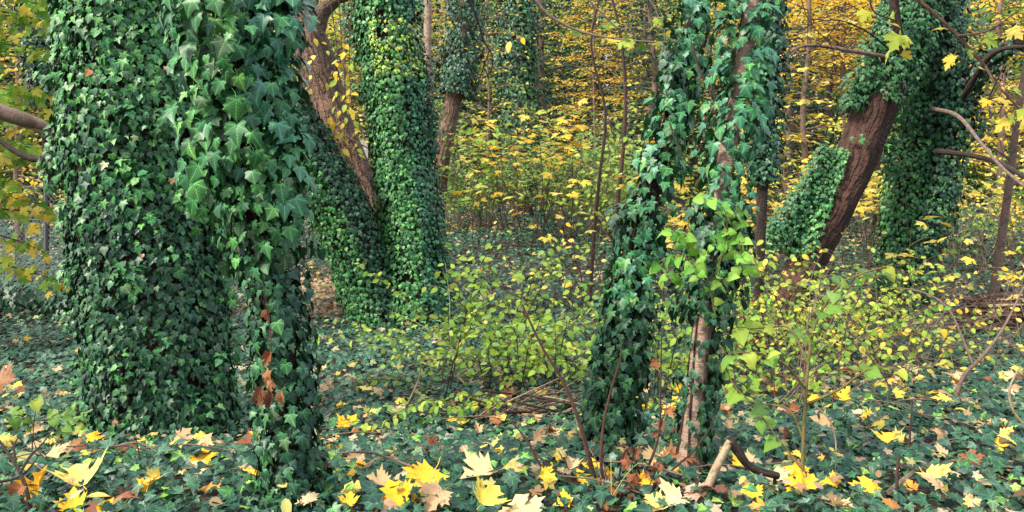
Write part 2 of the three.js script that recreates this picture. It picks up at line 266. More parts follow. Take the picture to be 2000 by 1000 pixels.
// ivy hung on a stem: leaves over its whole surface with their tips down and their faces out and up
function ivyOn(list, seed, p, { size = 0.06, dens = 1.4, t0 = 0, t1 = 1, puff = 0.06, pal = 'ivy', cover, pals, sizeAt }) {
  size *= IVY; const r = rng(seed), N = V(), B = V(), T = V(), dir = V(), n = V(), tip = V(), q = V();
  const mean = (p.r(t0) + p.r((t0 + t1) / 2) + p.r(t1)) / 3 + puff * 0.6, count = Math.round(TAU * mean * p.len * (t1 - t0) / (size * size * 0.55) * dens);
  for (let k = 0; k < count; k++) {
    const t = lerp(t0, t1, r()), a = r() * TAU; T.copy(p.dir(t)); N.set(1, 0, 0).addScaledVector(T, -T.x).normalize(); B.crossVectors(T, N);
    dir.copy(N).multiplyScalar(Math.cos(a)).addScaledVector(B, Math.sin(a)); q.copy(p.at(t));
    const clump = vn(a * 2.2 + seed, t * p.len * 3.2 + seed * 3); q.addScaledVector(dir, p.r(t)); const w = cover ? cover(t, dir, q, clump) : 1;
    if (r() > w) continue;
    const off = puff * (0.1 + 0.8 * r() + 0.6 * (clump - 0.45)), s = size * (sizeAt ? sizeAt(t) : 1) * (0.5 + 0.75 * r() + 0.25 * r() * r());
    q.addScaledVector(dir, off);
    n.copy(dir).multiplyScalar(0.85).addScaledVector(UP, 0.5 * r()); n.x += (r() - 0.5) * 1.0; n.y += (r() - 0.5) * 0.5; n.z += (r() - 0.5) * 1.0;
    tip.set((r() - 0.5) * 1.1, -1, (r() - 0.5) * 1.1).addScaledVector(dir, 0.25);
    leaf(list, r, pals ? pals(t, r, dir) : pal, q, n, tip, s, dir.dot(toCam.set(-q.x, EYE - q.y, -q.z).normalize()) > 0.15 ? 0.5 + 0.5 * off / puff : 0, 0.82 + 0.36 * r());
  }
}
function ivyClump(list, seed, c, R, n, size, pal) {
  size *= IVY; n = Math.round(n * 2.2);
  const r = rng(seed), d = V(), q = V(), nn = V(), tip = V();
  for (let k = 0; k < n; k++) {
    d.set(r() - 0.5, r() - 0.5, r() - 0.5).normalize(); q.copy(c); const f = Math.cbrt(r()); q.x += d.x * R[0] * f; q.y += d.y * R[1] * f; q.z += d.z * R[0] * f;
    nn.copy(d).addScaledVector(UP, 0.7); nn.z += 0.4; nn.x += (r() - 0.5); tip.set((r() - 0.5) * 1.4, -0.8, (r() - 0.5)); leaf(list, r, pal, q, nn, tip, size * (0.6 + 0.7 * r()), f);
  }
}
// branches, twigs and leaves growing from given roots: [{p: path, twigs: [from, to]}]
function grow(o, seed, roots, { kind = 'far', pal = 'yellow', size = 0.06, gap = 0.05, twigGap = 0.12, twigLen = 0.35, twigR = 0.002, wood = MB.twig, flat = 0.8, droop = 0.25, parts = 0, partName = 'leaf', woodName = 'branch', sides = 5, leafFrom = 0.25, merged = false, pals, min = 8, bare = 0, twigDrop = 0.1, fan = 0.9, out = 0.012 }) {
  const r = rng(seed), list = [], twigs = [], T = V(), side = V(), d = V(), n = V(), tip = V(), q = V();
  const leavesAlong = (at, dirAt, len, from) => {
    const m = Math.max(1, Math.round(len * (1 - from) / gap));
    for (let k = 0; k < m; k++) {
      if (r() < bare) continue;
      const t = from + (1 - from) * (k + 0.3 + 0.6 * r()) / m; q.copy(at(t)); T.copy(dirAt(t)); side.crossVectors(T, UP); if (side.lengthSq() < 0.01) side.set(r() - 0.5, 0, r() - 0.5); side.normalize().multiplyScalar(k % 2 ? 1 : -1);
      tip.copy(T).multiplyScalar(0.7).addScaledVector(side, 0.9); tip.y -= droop * (0.5 + r()); tip.x += (r() - 0.5) * 0.5; tip.z += (r() - 0.5) * 0.5;
      n.set((r() - 0.5) * 1.6 * (1 - flat), 1 * flat, (r() - 0.5) * 1.6 * (1 - flat)); n.addScaledVector(side, 0.3 * (r() - 0.3)); n.z += (1 - flat) * 0.6; n.x += (r() - 0.5) * 0.5; n.z += (r() - 0.5) * 0.5;
      q.addScaledVector(tip, out); leaf(list, r, pals ? pals(q, r) : pal, q, n, tip, size * (0.6 + 0.65 * r()));
    }
  };
  for (const root of roots) {
    const p = root.p; part(root.name ?? woodName, tube(p, root.segs ?? 8, root.sides ?? sides, 0.08, seed), root.wood ?? wood, o);
    if (root.bare) continue;
    leavesAlong(p.at, p.dir, p.len, root.from ?? leafFrom);
    const m = Math.max(0, Math.round(p.len * (1 - (root.from ?? leafFrom)) / twigGap));
    for (let k = 0; k < m; k++) {
      const t = (root.from ?? leafFrom) + (1 - (root.from ?? leafFrom)) * (k + r()) / m, L = twigLen * (0.5 + 0.8 * r()) * (1.15 - 0.6 * t), a = p.at(t); T.copy(p.dir(t));
      side.crossVectors(T, UP); if (side.lengthSq() < 0.02 || root.round) { const az = r() * TAU; side.set(Math.cos(az), 0.1, Math.sin(az)); } else side.normalize().multiplyScalar(k % 2 ? 1 : -1);
      d.copy(T).multiplyScalar(0.6).addScaledVector(side, fan); d.y += (r() - 0.5) * (1 - flat) * 1.2; d.normalize();
      const e = a.clone().addScaledVector(d, L), mid = a.clone().lerp(e, 0.5); mid.y += 0.06 * L; e.y -= twigDrop * L * (0.5 + r()); mid.x += (r() - 0.5) * 0.12 * L; e.x += (r() - 0.5) * 0.2 * L;
      const tp = path([[a, twigR * 1.3], [mid, twigR], [e, twigR * 0.4]]);
      twigs.push(tube(tp, 3, 3, 0, 1, false)); leavesAlong(tp.at, tp.dir, L, 0.15);
    }
  }
  if (twigs.length) part('twigs', mergeGeometries(twigs), wood, o, 'stuff');
  emit(o, kind, list, { parts, partName, merged, min });
  return o;
}
function boughs(seed, p, n, { t0 = 0.3, t1 = 1, len = [0.8, 1.6], elev = [0.1, 0.5], sag = 0.15, r0 = 0.012, az = 0, spread = TAU, shrink = 0.5 }) {
  const r = rng(seed), out = [];
  for (let k = 0; k < n; k++) {
    const f = (k + 0.2 + 0.6 * r()) / n, t = lerp(t0, t1, f), a = az + (spread >= TAU ? k * 2.4 + r() * 0.8 : (r() - 0.5) * spread), e = lerp(elev[0], elev[1], r()), L = lerp(len[0], len[1], r()) * (1 - shrink * f);
    const s = p.at(t), d = V(Math.cos(a) * Math.cos(e), Math.sin(e), Math.sin(a) * Math.cos(e)), pts = [];
    for (let i = 0; i <= 4; i++) { const u = i / 4, q = s.clone().addScaledVector(d, L * u); q.y -= sag * L * u * u; q.x += (r() - 0.5) * 0.1 * L * u; q.z += (r() - 0.5) * 0.1 * L * u; pts.push([q, r0 * (1.1 - 0.85 * u)]); }
    out.push({ p: path(pts) });
  }
  return out;
}
function bush(seed, base, n, { h = [0.6, 1.1], lean = [0.2, 0.7], r0 = 0.005, sag = 0.35, az = 0, spread = TAU, jitter = 0.15 }) {
  const r = rng(seed), out = [];
  for (let k = 0; k < n; k++) {
    const a = az + (spread >= TAU ? k * 2.4 + r() : (r() - 0.5) * spread), l = lerp(lean[0], lean[1], r()), L = lerp(h[0], h[1], r()), x = base.x + (r() - 0.5) * jitter * 2, z = base.z + (r() - 0.5) * jitter * 2, s = V(x, ground(x, z) - 0.02, z), d = V(Math.cos(a) * Math.sin(l), Math.cos(l), Math.sin(a) * Math.sin(l)), pts = [];
    for (let i = 0; i <= 5; i++) { const u = i / 5, q = s.clone().addScaledVector(d, L * u); q.y -= sag * L * u * u * Math.sin(l); q.x += Math.cos(a) * sag * L * u * u * 0.4 + (r() - 0.5) * 0.06 * L * u; q.z += Math.sin(a) * sag * L * u * u * 0.4; pts.push([q, r0 * (1.1 - 0.8 * u)]); }
    out.push({ p: path(pts), name: 'stem' });
  }
  return out;
}

// ---------------------------------------------------------------- the ground
{
  const nx = 220, nz = 240, pos = [], uv = [], idx = [];
  for (let j = 0; j <= nz; j++) for (let i = 0; i <= nx; i++) {
    const u = i / nx * 2 - 1, w = j / nz, x = Math.sign(u) * (4 * Math.abs(u) + 146 * Math.pow(Math.abs(u), 4)), z = 6 - (24 * w + 190 * Math.pow(w, 5));
    pos.push(x, ground(x, z), z); uv.push(x, z);
  }
  for (let j = 0; j < nz; j++) for (let i = 0; i < nx; i++) { const a = j * (nx + 1) + i, b = a + nx + 1; idx.push(a, a + 1, b, a + 1, b + 1, b); }
  const g = new THREE.BufferGeometry(); g.setAttribute('position', new THREE.Float32BufferAttribute(pos, 3)); g.setAttribute('uv', new THREE.Float32BufferAttribute(uv, 2)); g.setIndex(idx); g.computeVertexNormals();
  const soil = (u, v) => mixc(mixc([0.13, 0.1, 0.08], [0.26, 0.19, 0.14], tn(u, v, 40, 40)), [0.42, 0.32, 0.22], tn(u, v, 90, 130) > 0.7 ? 0.5 : 0.1 * tn(u, v, 9, 9));
  const m = new THREE.MeshStandardMaterial({ map: dataTex(512, soil, true), bumpMap: dataTex(512, (u, v) => 0.6 * tn(u, v, 50, 60) + 0.4 * tn(u, v, 120, 130)), bumpScale: 0.02, roughness: 1 });
  const o = mesh('ground', g, m, scene); tag(o, 'dark soil of the wood under ivy and fallen leaves', null, null, 'structure'); o.castShadow = false;
}

// ---------------------------------------------------------------- ivy-clad trees
const pyOf = (q) => HORIZON - (q.y - EYE) / -q.z * FOCAL, pxOf = (q) => 1000 + q.x / -q.z * FOCAL;
function treeAt(name, label, ctrl, mat, { segs = 40, sides = 20, bump = 0.06, seed = 1, group } = {}) {
  const k = seen(ctrl), p = path(k), o = thing(name, label, 'tree', V(k[0][0].x, ground(k[0][0].x, k[0][0].z), k[0][0].z), group);
  part('trunk', tube(p, segs, sides, bump, seed), mat, o);
  return { o, p };
}
const limb = (o, name, ctrl, mat, sides = 8, segs = 16, bump = 0.08) => { const p = path(seen(ctrl)); part(name, tube(p, segs, sides, bump, ctrl[0][0]), mat, o); return p; };
// woody ivy stems that climb a trunk
function ivyStems(o, seed, p, n, r0, t1 = 0.95) {
  const r = rng(seed), T = V(), N = V(), B = V();
  for (let k = 0; k < n; k++) {
    const pts = [], a0 = 1.2 + r() * 2.4, sw = (r() - 0.5) * 1.6; let T1 = t1 * (0.6 + 0.4 * r());
    for (let i = 0; i <= 10; i++) { const t = i / 10 * T1, a = -a0 + sw * t + 0.3 * Math.sin(5 * t + k); T.copy(p.dir(t)); N.set(1, 0, 0).addScaledVector(T, -T.x).normalize(); B.crossVectors(T, N); const rr = p.r(t) + r0 * 0.7; pts.push([p.at(t).addScaledVector(N, Math.cos(a) * rr).addScaledVector(B, Math.sin(a) * rr * Math.sign(B.z || 1) * (B.z > 0 ? -1 : 1) * -1), r0 * (1.1 - 0.7 * i / 10)]); }
    part('ivy_stem', tube(path(pts), 24, 5, 0.1, k), MB.twig, o);
  }
}
{ // 1 the massive tree
  const { o, p } = treeAt('ivy_tree', 'massive ivy-covered trunk at the left, the thickest trunk in the wood', [[340, 960, 260, 4.55], [326, 870, 236, 4.55], [317, 780, 226, 4.55], [305, 640, 228, 4.55], [296, 500, 238, 4.55], [288, 380, 244, 4.55], [272, 250, 240, 4.5], [262, 120, 228, 4.5], [258, 0, 224, 4.5], [256, -130, 220, 4.5], [254, -420, 200, 4.5]], MB.under, { sides: 32, bump: 0.08, seed: 3 });
  const l = [];
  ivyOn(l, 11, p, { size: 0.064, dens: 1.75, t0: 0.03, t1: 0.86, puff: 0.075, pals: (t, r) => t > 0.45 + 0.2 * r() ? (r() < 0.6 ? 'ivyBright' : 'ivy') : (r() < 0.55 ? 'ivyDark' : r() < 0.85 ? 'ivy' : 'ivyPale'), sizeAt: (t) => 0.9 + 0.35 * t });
  const c = (px, py, R, n) => ivyClump(l, px + py, P(px, py, 4.6), R, n, 0.065, 'ivy');
  for (let k = 0, r = rng(71); k < 20; k++) { const t = 0.1 + 0.6 * r(), a = (r() - 0.5) * 2.2, q = p.at(t).add(V(Math.sin(a) * (p.r(t) + 0.07), 0, Math.cos(a) * (p.r(t) + 0.07))); leaf(l, r, r() < 0.6 ? 'rust' : 'buff', q, V(Math.sin(a) + r() - 0.5, 0.4, Math.cos(a)), V(r() - 0.5, -1, 0.2), 0.026 + 0.018 * r(), 2); }
  c(128, 275, [0.1, 0.14], 60); c(112, 310, [0.09, 0.1], 50); c(118, 345, [0.1, 0.1], 50); c(150, 200, [0.1, 0.2], 50); c(145, 440, [0.09, 0.12], 40); c(150, 60, [0.1, 0.25], 70);
  for (let k = 0, r = rng(72); k < 46; k++) { const t = 0.08 + 0.6 * r(), a = (r() - 0.5) * 3.4, q = p.at(t).add(V(Math.sin(a) * (p.r(t) + 0.08), 0, Math.cos(a) * (p.r(t) + 0.08))), f = 0.04 + 0.06 * r(); ivyClump(l, 500 + k, q, [f, f * 1.3], 7 + 9 * r(), 0.05 + 0.035 * r(), r() < 0.5 ? 'ivy' : 'ivyBright'); }
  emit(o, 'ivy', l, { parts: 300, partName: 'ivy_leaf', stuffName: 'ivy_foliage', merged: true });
}
{ // 2 the near stem
  const { o, p } = treeAt('ivy_tree', 'nearest ivy-clad stem with the largest leaves and a hanging bunch of dead orange leaves', [[580, 1010, 84, 2.622], [573, 960, 70, 2.622], [562, 850, 60, 2.622], [556, 750, 56, 2.622], [545, 640, 54, 2.622], [528, 520, 54, 2.622], [510, 400, 54, 2.604], [490, 300, 54, 2.576], [474, 200, 54, 2.558], [464, 100, 54, 2.539], [456, 0, 54, 2.530], [450, -160, 50, 2.530], [440, -500, 46, 2.530]], MB.under, { sides: 16, bump: 0.07, seed: 5 });
  ivyStems(o, 21, p, 5, 0.007);
  const l = [];
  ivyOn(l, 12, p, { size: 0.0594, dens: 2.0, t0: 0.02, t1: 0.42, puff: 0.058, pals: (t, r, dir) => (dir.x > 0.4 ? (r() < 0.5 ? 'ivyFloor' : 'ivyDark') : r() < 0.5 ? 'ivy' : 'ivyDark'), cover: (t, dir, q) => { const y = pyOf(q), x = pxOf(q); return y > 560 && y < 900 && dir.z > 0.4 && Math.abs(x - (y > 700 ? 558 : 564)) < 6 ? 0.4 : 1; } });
  ivyOn(l, 13, p, { size: 0.0684, dens: 1.65, t0: 0.42, t1: 0.6, puff: 0.115, pals: (t, r) => (r() < 0.6 ? 'ivy' : 'ivyBright') });
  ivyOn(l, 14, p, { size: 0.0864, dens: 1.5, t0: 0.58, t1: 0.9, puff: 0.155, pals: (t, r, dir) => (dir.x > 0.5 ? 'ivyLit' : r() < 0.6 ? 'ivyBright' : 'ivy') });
  ivyClump(l, 77, P(400, 190, 2.530), [0.1, 0.42], 60, 0.098, 'ivyBright'); ivyClump(l, 78, P(545, 120, 2.558), [0.08, 0.35], 46, 0.1, 'ivyLit'); ivyClump(l, 79, P(560, 340, 2.558), [0.07, 0.2], 28, 0.1, 'ivyLit'); ivyClump(l, 80, P(545, 30, 2.530), [0.1, 0.12], 30, 0.1, 'ivyLit');
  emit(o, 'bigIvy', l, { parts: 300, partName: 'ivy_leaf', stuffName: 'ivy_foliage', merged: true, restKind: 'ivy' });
}
{ // dead leaves caught on the near stem
  const r = rng(31), b = P(528, 735, 2.502), o = thing('dead_leaf_bunch', 'curled orange-brown dead leaves hanging on the nearest ivy-clad stem', 'dead leaves', b);
  part('stalk', stick([P(522, 590, 2.512), P(528, 650, 2.493), P(530, 700, 2.484), P(520, 745, 2.475)], 0.0022, 0.0012), MB.redTwig, o);
  const l = []; for (const [px, py, s] of [[520, 608, 0.03], [526, 690, 0.042], [523, 725, 0.042], [510, 758, 0.052], [518, 768, 0.044], [530, 772, 0.04], [548, 768, 0.036], [505, 770, 0.036], [527, 745, 0.036]]) leaf(l, r, 'rust', P(px, py, 2.475 - 0.02 * r()), V(r() - 0.5, 0.2, 1), V(r() - 0.6, -1, 0.2), s, 1, 0.55);
  emit(o, 'fallen', l, { parts: 20, partName: 'leaf', min: 0 });
}
{ // 3 bare leaning trunk behind
  const { o, p } = treeAt('bare_tree', 'leaning brown trunk with furrowed bare bark, forking at the top behind the large ivy trunks', [[780, 690, 92, 9.5], [758, 600, 84, 9.5], [730, 470, 80, 9.5], [704, 380, 78, 9.5], [674, 310, 80, 9.5], [648, 230, 80, 9.5], [624, 150, 76, 9.45], [602, 80, 72, 9.4], [580, 20, 66, 9.4], [556, -60, 56, 9.4], [520, -200, 46, 9.4]], MB.tan, { sides: 28, segs: 60, bump: 0.12, seed: 7 });
  limb(o, 'branch', [[612, 70, 40, 9.4], [632, 20, 30, 9.35], [665, -5, 24, 9.3], [720, -30, 20, 9.2], [800, -80, 14, 9.1]], MB.tan); limb(o, 'branch', [[592, 40, 40, 9.4], [610, -20, 34, 9.5], [618, -120, 26, 9.6]], MB.tan);
  limb(o, 'twig', [[640, 170, 6, 9.2], [665, 120, 4, 9], [700, 60, 3, 8.9]], MB.twig, 5); limb(o, 'twig', [[655, 240, 6, 9.2], [685, 270, 4, 9], [720, 290, 3, 8.9]], MB.twig, 5);
}
{ // small yellow leaves hanging before it
  const o = thing('hanging_twig', 'thin twigs with small yellow leaves hanging before the bare leaning trunk', 'twig', P(610, -20, 8.2));
  const roots = [[[600, -30], [612, 90], [606, 160], [604, 215]], [[640, -30], [660, 120], [652, 220], [640, 300]], [[690, -40], [682, 120], [690, 240], [698, 300]], [[660, -40], [668, 100], [676, 200], [670, 290]]].map((a) => ({ p: path(a.map(([x, y], i) => [P(x, y, 8.2), 0.005 - 0.001 * i])) }));
  grow(o, 41, roots, { kind: 'oval', pal: 'yellowGreen', pals: (q, r) => (r() < 0.65 ? 'yellow' : 'yellowGreen'), size: 0.075, gap: 0.09, twigGap: 0.16, twigLen: 0.25, parts: 110, flat: 0.3, droop: 0.9, woodName: 'twig' });
}
{ // 4 leaning ivy trunk
  const { o, p } = treeAt('ivy_tree', 'ivy-covered trunk leaning left against the foot of the tall upright ivy column', [[752, 720, 100, 8.4], [742, 640, 92, 8.4], [722, 560, 90, 8.4], [690, 470, 90, 8.3], [650, 380, 86, 8.2], [605, 300, 80, 8.1], [560, 230, 76, 8.0], [505, 150, 64, 7.9], [460, 80, 50, 7.8]], MB.under, { seed: 9 });
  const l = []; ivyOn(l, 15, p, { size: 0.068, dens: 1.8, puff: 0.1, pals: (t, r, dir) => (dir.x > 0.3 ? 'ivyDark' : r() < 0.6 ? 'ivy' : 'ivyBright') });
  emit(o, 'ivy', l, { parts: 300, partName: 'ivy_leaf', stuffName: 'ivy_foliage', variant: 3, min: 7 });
}
{ // 5 tall column
  const { o, p } = treeAt('ivy_tree', 'tall upright trunk wholly wrapped in ivy, left of centre, yellowish leaves near its top', [[822, 720, 140, 8.5], [820, 650, 122, 8.5], [812, 540, 102, 8.5], [802, 430, 96, 8.5], [788, 320, 94, 8.5], [775, 210, 96, 8.45], [766, 110, 98, 8.4], [756, 0, 100, 8.4], [750, -140, 96, 8.4], [745, -300, 90, 8.4]], MB.under, { seed: 13, sides: 24 });
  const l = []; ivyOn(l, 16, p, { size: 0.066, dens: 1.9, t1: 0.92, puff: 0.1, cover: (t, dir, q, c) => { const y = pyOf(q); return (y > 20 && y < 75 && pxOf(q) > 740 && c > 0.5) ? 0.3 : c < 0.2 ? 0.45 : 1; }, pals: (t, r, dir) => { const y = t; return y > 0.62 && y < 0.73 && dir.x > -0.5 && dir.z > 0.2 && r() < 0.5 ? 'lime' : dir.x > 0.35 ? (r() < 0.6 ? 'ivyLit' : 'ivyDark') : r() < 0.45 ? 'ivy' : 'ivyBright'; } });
  const c = (px, py, R, n, pal = 'ivy') => ivyClump(l, px + py, P(px, py, 8.4), R, n, 0.07, pal);
  c(688, 30, [0.16, 0.2], 90); c(690, 70, [0.1, 0.08], 40); c(705, 182, [0.12, 0.12], 70); c(700, 100, [0.1, 0.2], 50); c(835, 170, [0.1, 0.5], 90, 'ivyFloor'); c(848, 260, [0.06, 0.3], 50, 'ivyFloor'); c(770, 20, [0.4, 0.2], 130, 'ivyBright');
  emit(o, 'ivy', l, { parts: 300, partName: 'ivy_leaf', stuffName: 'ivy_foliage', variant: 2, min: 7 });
}
{ // 6 pale trunk, ivy above
  const { o, p } = treeAt('ivy_tree', 'slim pale pinkish trunk bare below and shaggy with ivy above, behind the tall ivy column', [[838, 540, 46, 15], [848, 420, 40, 15], [862, 300, 37, 15], [886, 195, 33, 15], [902, 120, 30, 15], [912, 0, 28, 15], [918, -160, 24, 15]], MB.tan, { seed: 15, bump: 0.1 });
  const l = []; ivyOn(l, 17, p, { size: 0.1, dens: 1.2, t0: 0.52, t1: 0.95, puff: 0.3, pals: (t, r) => (r() < 0.5 ? 'ivyDark' : 'ivyFloor') });
  ivyClump(l, 5, P(850, 240, 15), [0.3, 0.5], 130, 0.1, 'ivy');
  emit(o, 'ivy', l, { parts: 150, partName: 'ivy_leaf', stuffName: 'ivy_foliage', min: 7 });
}
{ // 7 thin grey pole-like trunk behind the column
  const { o, p } = treeAt('thin_tree', 'thin grey trunk rising straight just right of the tall ivy column', [[828, 560, 18, 12], [830, 300, 17, 12], [834, 140, 16, 12], [836, 0, 15, 12], [838, -140, 14, 12]], MB.pale, { seed: 16, sides: 10 });
  grow(o, 18, boughs(19, p, 8, { t0: 0.5, len: [0.7, 1.4], elev: [0.2, 0.8], r0: 0.008 }), { kind: 'far', pal: 'yellowGreen', size: 0.08, gap: 0.08, twigGap: 0.2, wood: MB.twig, bare: 0.35 });
}
{ // 8 dark ivy tower far back
  const { o, p } = treeAt('ivy_tree', 'dark far trunk thick with ivy left of the orange beech', [[1020, 500, 44, 21], [1018, 250, 40, 21], [1010, 0, 36, 21], [1005, -180, 30, 21]], MB.dark, { seed: 18, sides: 12 });
  const l = []; ivyOn(l, 19, p, { size: 0.13, dens: 1.3, t0: 0.2, puff: 0.42, pals: (t, r) => (r() < 0.7 ? 'ivyDark' : 'ivy') }); ivyClump(l, 8, P(1000, 90, 21), [0.7, 1.2], 240, 0.13, 'ivyDark');
  emit(o, 'ivy', l, { parts: 60, partName: 'ivy_leaf', stuffName: 'ivy_foliage', min: 8 });
}
{ // A right of centre, left one of the pair
  const { o, p } = treeAt('ivy_tree', 'slim stem wrapped in dark ivy leaning right, left one of the pair right of centre', [[1180, 960, 40, 3.35], [1186, 890, 36, 3.35], [1196, 800, 36, 3.35], [1212, 700, 36, 3.35], [1226, 610, 36, 3.35], [1240, 520, 36, 3.38], [1260, 420, 34, 3.4], [1285, 330, 32, 3.42], [1312, 230, 30, 3.45], [1336, 130, 28, 3.5], [1352, 40, 26, 3.5], [1370, -100, 24, 3.5], [1390, -300, 22, 3.5]], MB.under, { seed: 20, sides: 14 });
  ivyStems(o, 22, p, 3, 0.006);
  const l = [];
  ivyOn(l, 23, p, { size: 0.062, dens: 1.9, t0: 0.06, t1: 0.36, puff: 0.085, pals: (t, r) => (r() < 0.7 ? 'ivyDark' : 'ivy') });
  ivyOn(l, 24, p, { size: 0.072, dens: 1.55, t0: 0.34, t1: 0.9, puff: 0.072, pals: (t, r, dir) => (r() < 0.65 ? 'ivyLit' : r() < 0.5 ? 'ivy' : 'ivyBright'), cover: (t, dir, q, c) => { const y = pyOf(q), x = pxOf(q); return (y > 350 && y < 470 && x > 1262 && dir.z > 0) ? 0.35 : c < 0.2 ? 0.6 : 1; } });
  const c = (px, py, R, n) => ivyClump(l, px + py, P(px, py, 3.4), R, n, 0.065, 'ivyDark');
  c(1165, 790, [0.06, 0.2], 50); c(1215, 640, [0.08, 0.15], 60); c(1180, 860, [0.06, 0.1], 40); c(1315, 120, [0.05, 0.3], 30); c(1225, 440, [0.09, 0.1], 40); c(1240, 760, [0.06, 0.2], 40);
  emit(o, 'bigIvy', l, { parts: 300, partName: 'ivy_leaf', stuffName: 'ivy_foliage', merged: true, restKind: 'ivy' });
}
{ // B pale trunk
  const { o, p } = treeAt('ivy_tree', 'slender pale-barked trunk, bare in its lower half, right one of the pair right of centre', [[1340, 985, 90, 2.95], [1344, 945, 66, 2.95], [1349, 890, 48, 2.95], [1355, 820, 42, 2.96], [1362, 740, 38, 2.97], [1372, 640, 36, 2.98], [1386, 560, 34, 3], [1398, 460, 33, 3.02], [1408, 380, 33, 3.03], [1420, 300, 32, 3.05], [1438, 200, 31, 3.07], [1455, 100, 31, 3.1], [1472, 0, 31, 3.1], [1490, -120, 28, 3.1], [1520, -300, 26, 3.1]], MB.pale, { seed: 25, sides: 20, segs: 70, bump: 0.09 });
  limb(o, 'root', [[1340, 905, 36, 2.93], [1310, 925, 30, 2.9], [1280, 945, 24, 2.87], [1240, 965, 14, 2.85]], MB.pale, 10);
  ivyStems(o, 26, p, 3, 0.005);
  const l = [], side = (q) => pxOf(q) - lerp(1345, 1400, clamp((940 - pyOf(q)) / 480, 0, 1));
  ivyOn(l, 27, p, { size: 0.05, dens: 1.6, t0: 0.07, t1: 0.4, puff: 0.05, pal: 'ivyDark', cover: (t, dir, q) => { const y = pyOf(q), s = side(q); return y > 880 ? 0 : y > 585 && y < 660 ? (s > 20 ? 0.5 : 0) : s > 8 ? 0.9 : y > 720 && y < 860 ? 0.22 : 0.1; } });
  ivyOn(l, 28, p, { size: 0.062, dens: 1.5, t0: 0.37, t1: 0.56, puff: 0.1, pals: (t, r) => (r() < 0.5 ? 'ivyDark' : 'ivy') });
  ivyOn(l, 29, p, { size: 0.074, dens: 1.1, t0: 0.55, t1: 0.92, puff: 0.085, pals: (t, r, dir) => (r() < 0.7 ? 'ivyLit' : r() < 0.5 ? 'ivy' : 'ivyBright'), cover: (t, dir, q, c) => (c < 0.4 && dir.z > 0 ? 0.15 : 0.95) });
  const c = (px, py, R, n, pal = 'ivyLit') => ivyClump(l, px + py, P(px, py, 3.05), R, n, 0.08, pal);
  c(1492, 110, [0.04, 0.3], 26); c(1420, 60, [0.04, 0.2], 16, 'ivy'); c(1450, 235, [0.08, 0.15], 24); c(1395, 520, [0.09, 0.1], 50, 'ivyDark'); c(1395, 680, [0.05, 0.15], 36, 'ivyDark'); c(1370, 870, [0.06, 0.05], 24, 'ivyDark');
  emit(o, 'bigIvy', l, { parts: 300, partName: 'ivy_leaf', stuffName: 'ivy_foliage', merged: true, restKind: 'ivy' });
}
{ // pale green climbing leaves on B
  const o = thing('climbing_vine', 'vine with large bright lime green leaves climbing round the pale slender trunk', 'vine', P(1385, 560, 2.9));
  const roots = [[[1398, 620, 2.88], [1380, 540, 2.86], [1350, 480, 2.85], [1325, 455, 2.85]], [[1390, 560, 2.88], [1410, 500, 2.86], [1420, 450, 2.85], [1415, 410, 2.86]], [[1380, 520, 2.87], [1340, 500, 2.83], [1320, 500, 2.82]], [[1420, 560, 2.88], [1445, 500, 2.86], [1450, 460, 2.86]]].map((a) => ({ p: path(a.map(([x, y, d], i) => [P(x, y, d), 0.003 - 0.0005 * i])), from: 0.1 }));
  grow(o, 51, roots, { kind: 'heart', pal: 'lime', pals: (q, r) => (r() < 0.85 ? 'vivid' : 'lime'), size: 0.037, gap: 0.021, twigGap: 0.05, twigLen: 0.14, flat: 0.25, droop: 0.5, parts: 200, wood: MB.greenTwig, woodName: 'stem', out: 0.01 });
}
{ // C narrow ivy trunk behind B
  const { o, p } = treeAt('ivy_tree', 'narrow dark ivy-clad trunk just behind the pale slender trunk', [[1478, 690, 18, 6.8], [1484, 500, 20, 6.8], [1490, 350, 22, 6.8], [1498, 200, 22, 6.8], [1506, 60, 22, 6.8], [1516, -120, 20, 6.8]], MB.dark, { seed: 30, sides: 10 });
  const l = []; ivyOn(l, 31, p, { size: 0.065, dens: 1.5, t0: 0.4, t1: 0.96, puff: 0.13, pals: (t, r) => (r() < 0.6 ? 'ivyFloor' : 'ivyDark') }); ivyClump(l, 31, P(1490, 330, 6.8), [0.12, 0.2], 60, 0.065, 'ivyDark');
  emit(o, 'ivy', l, { parts: 250, partName: 'ivy_leaf', stuffName: 'ivy_foliage', variant: 2 });
}
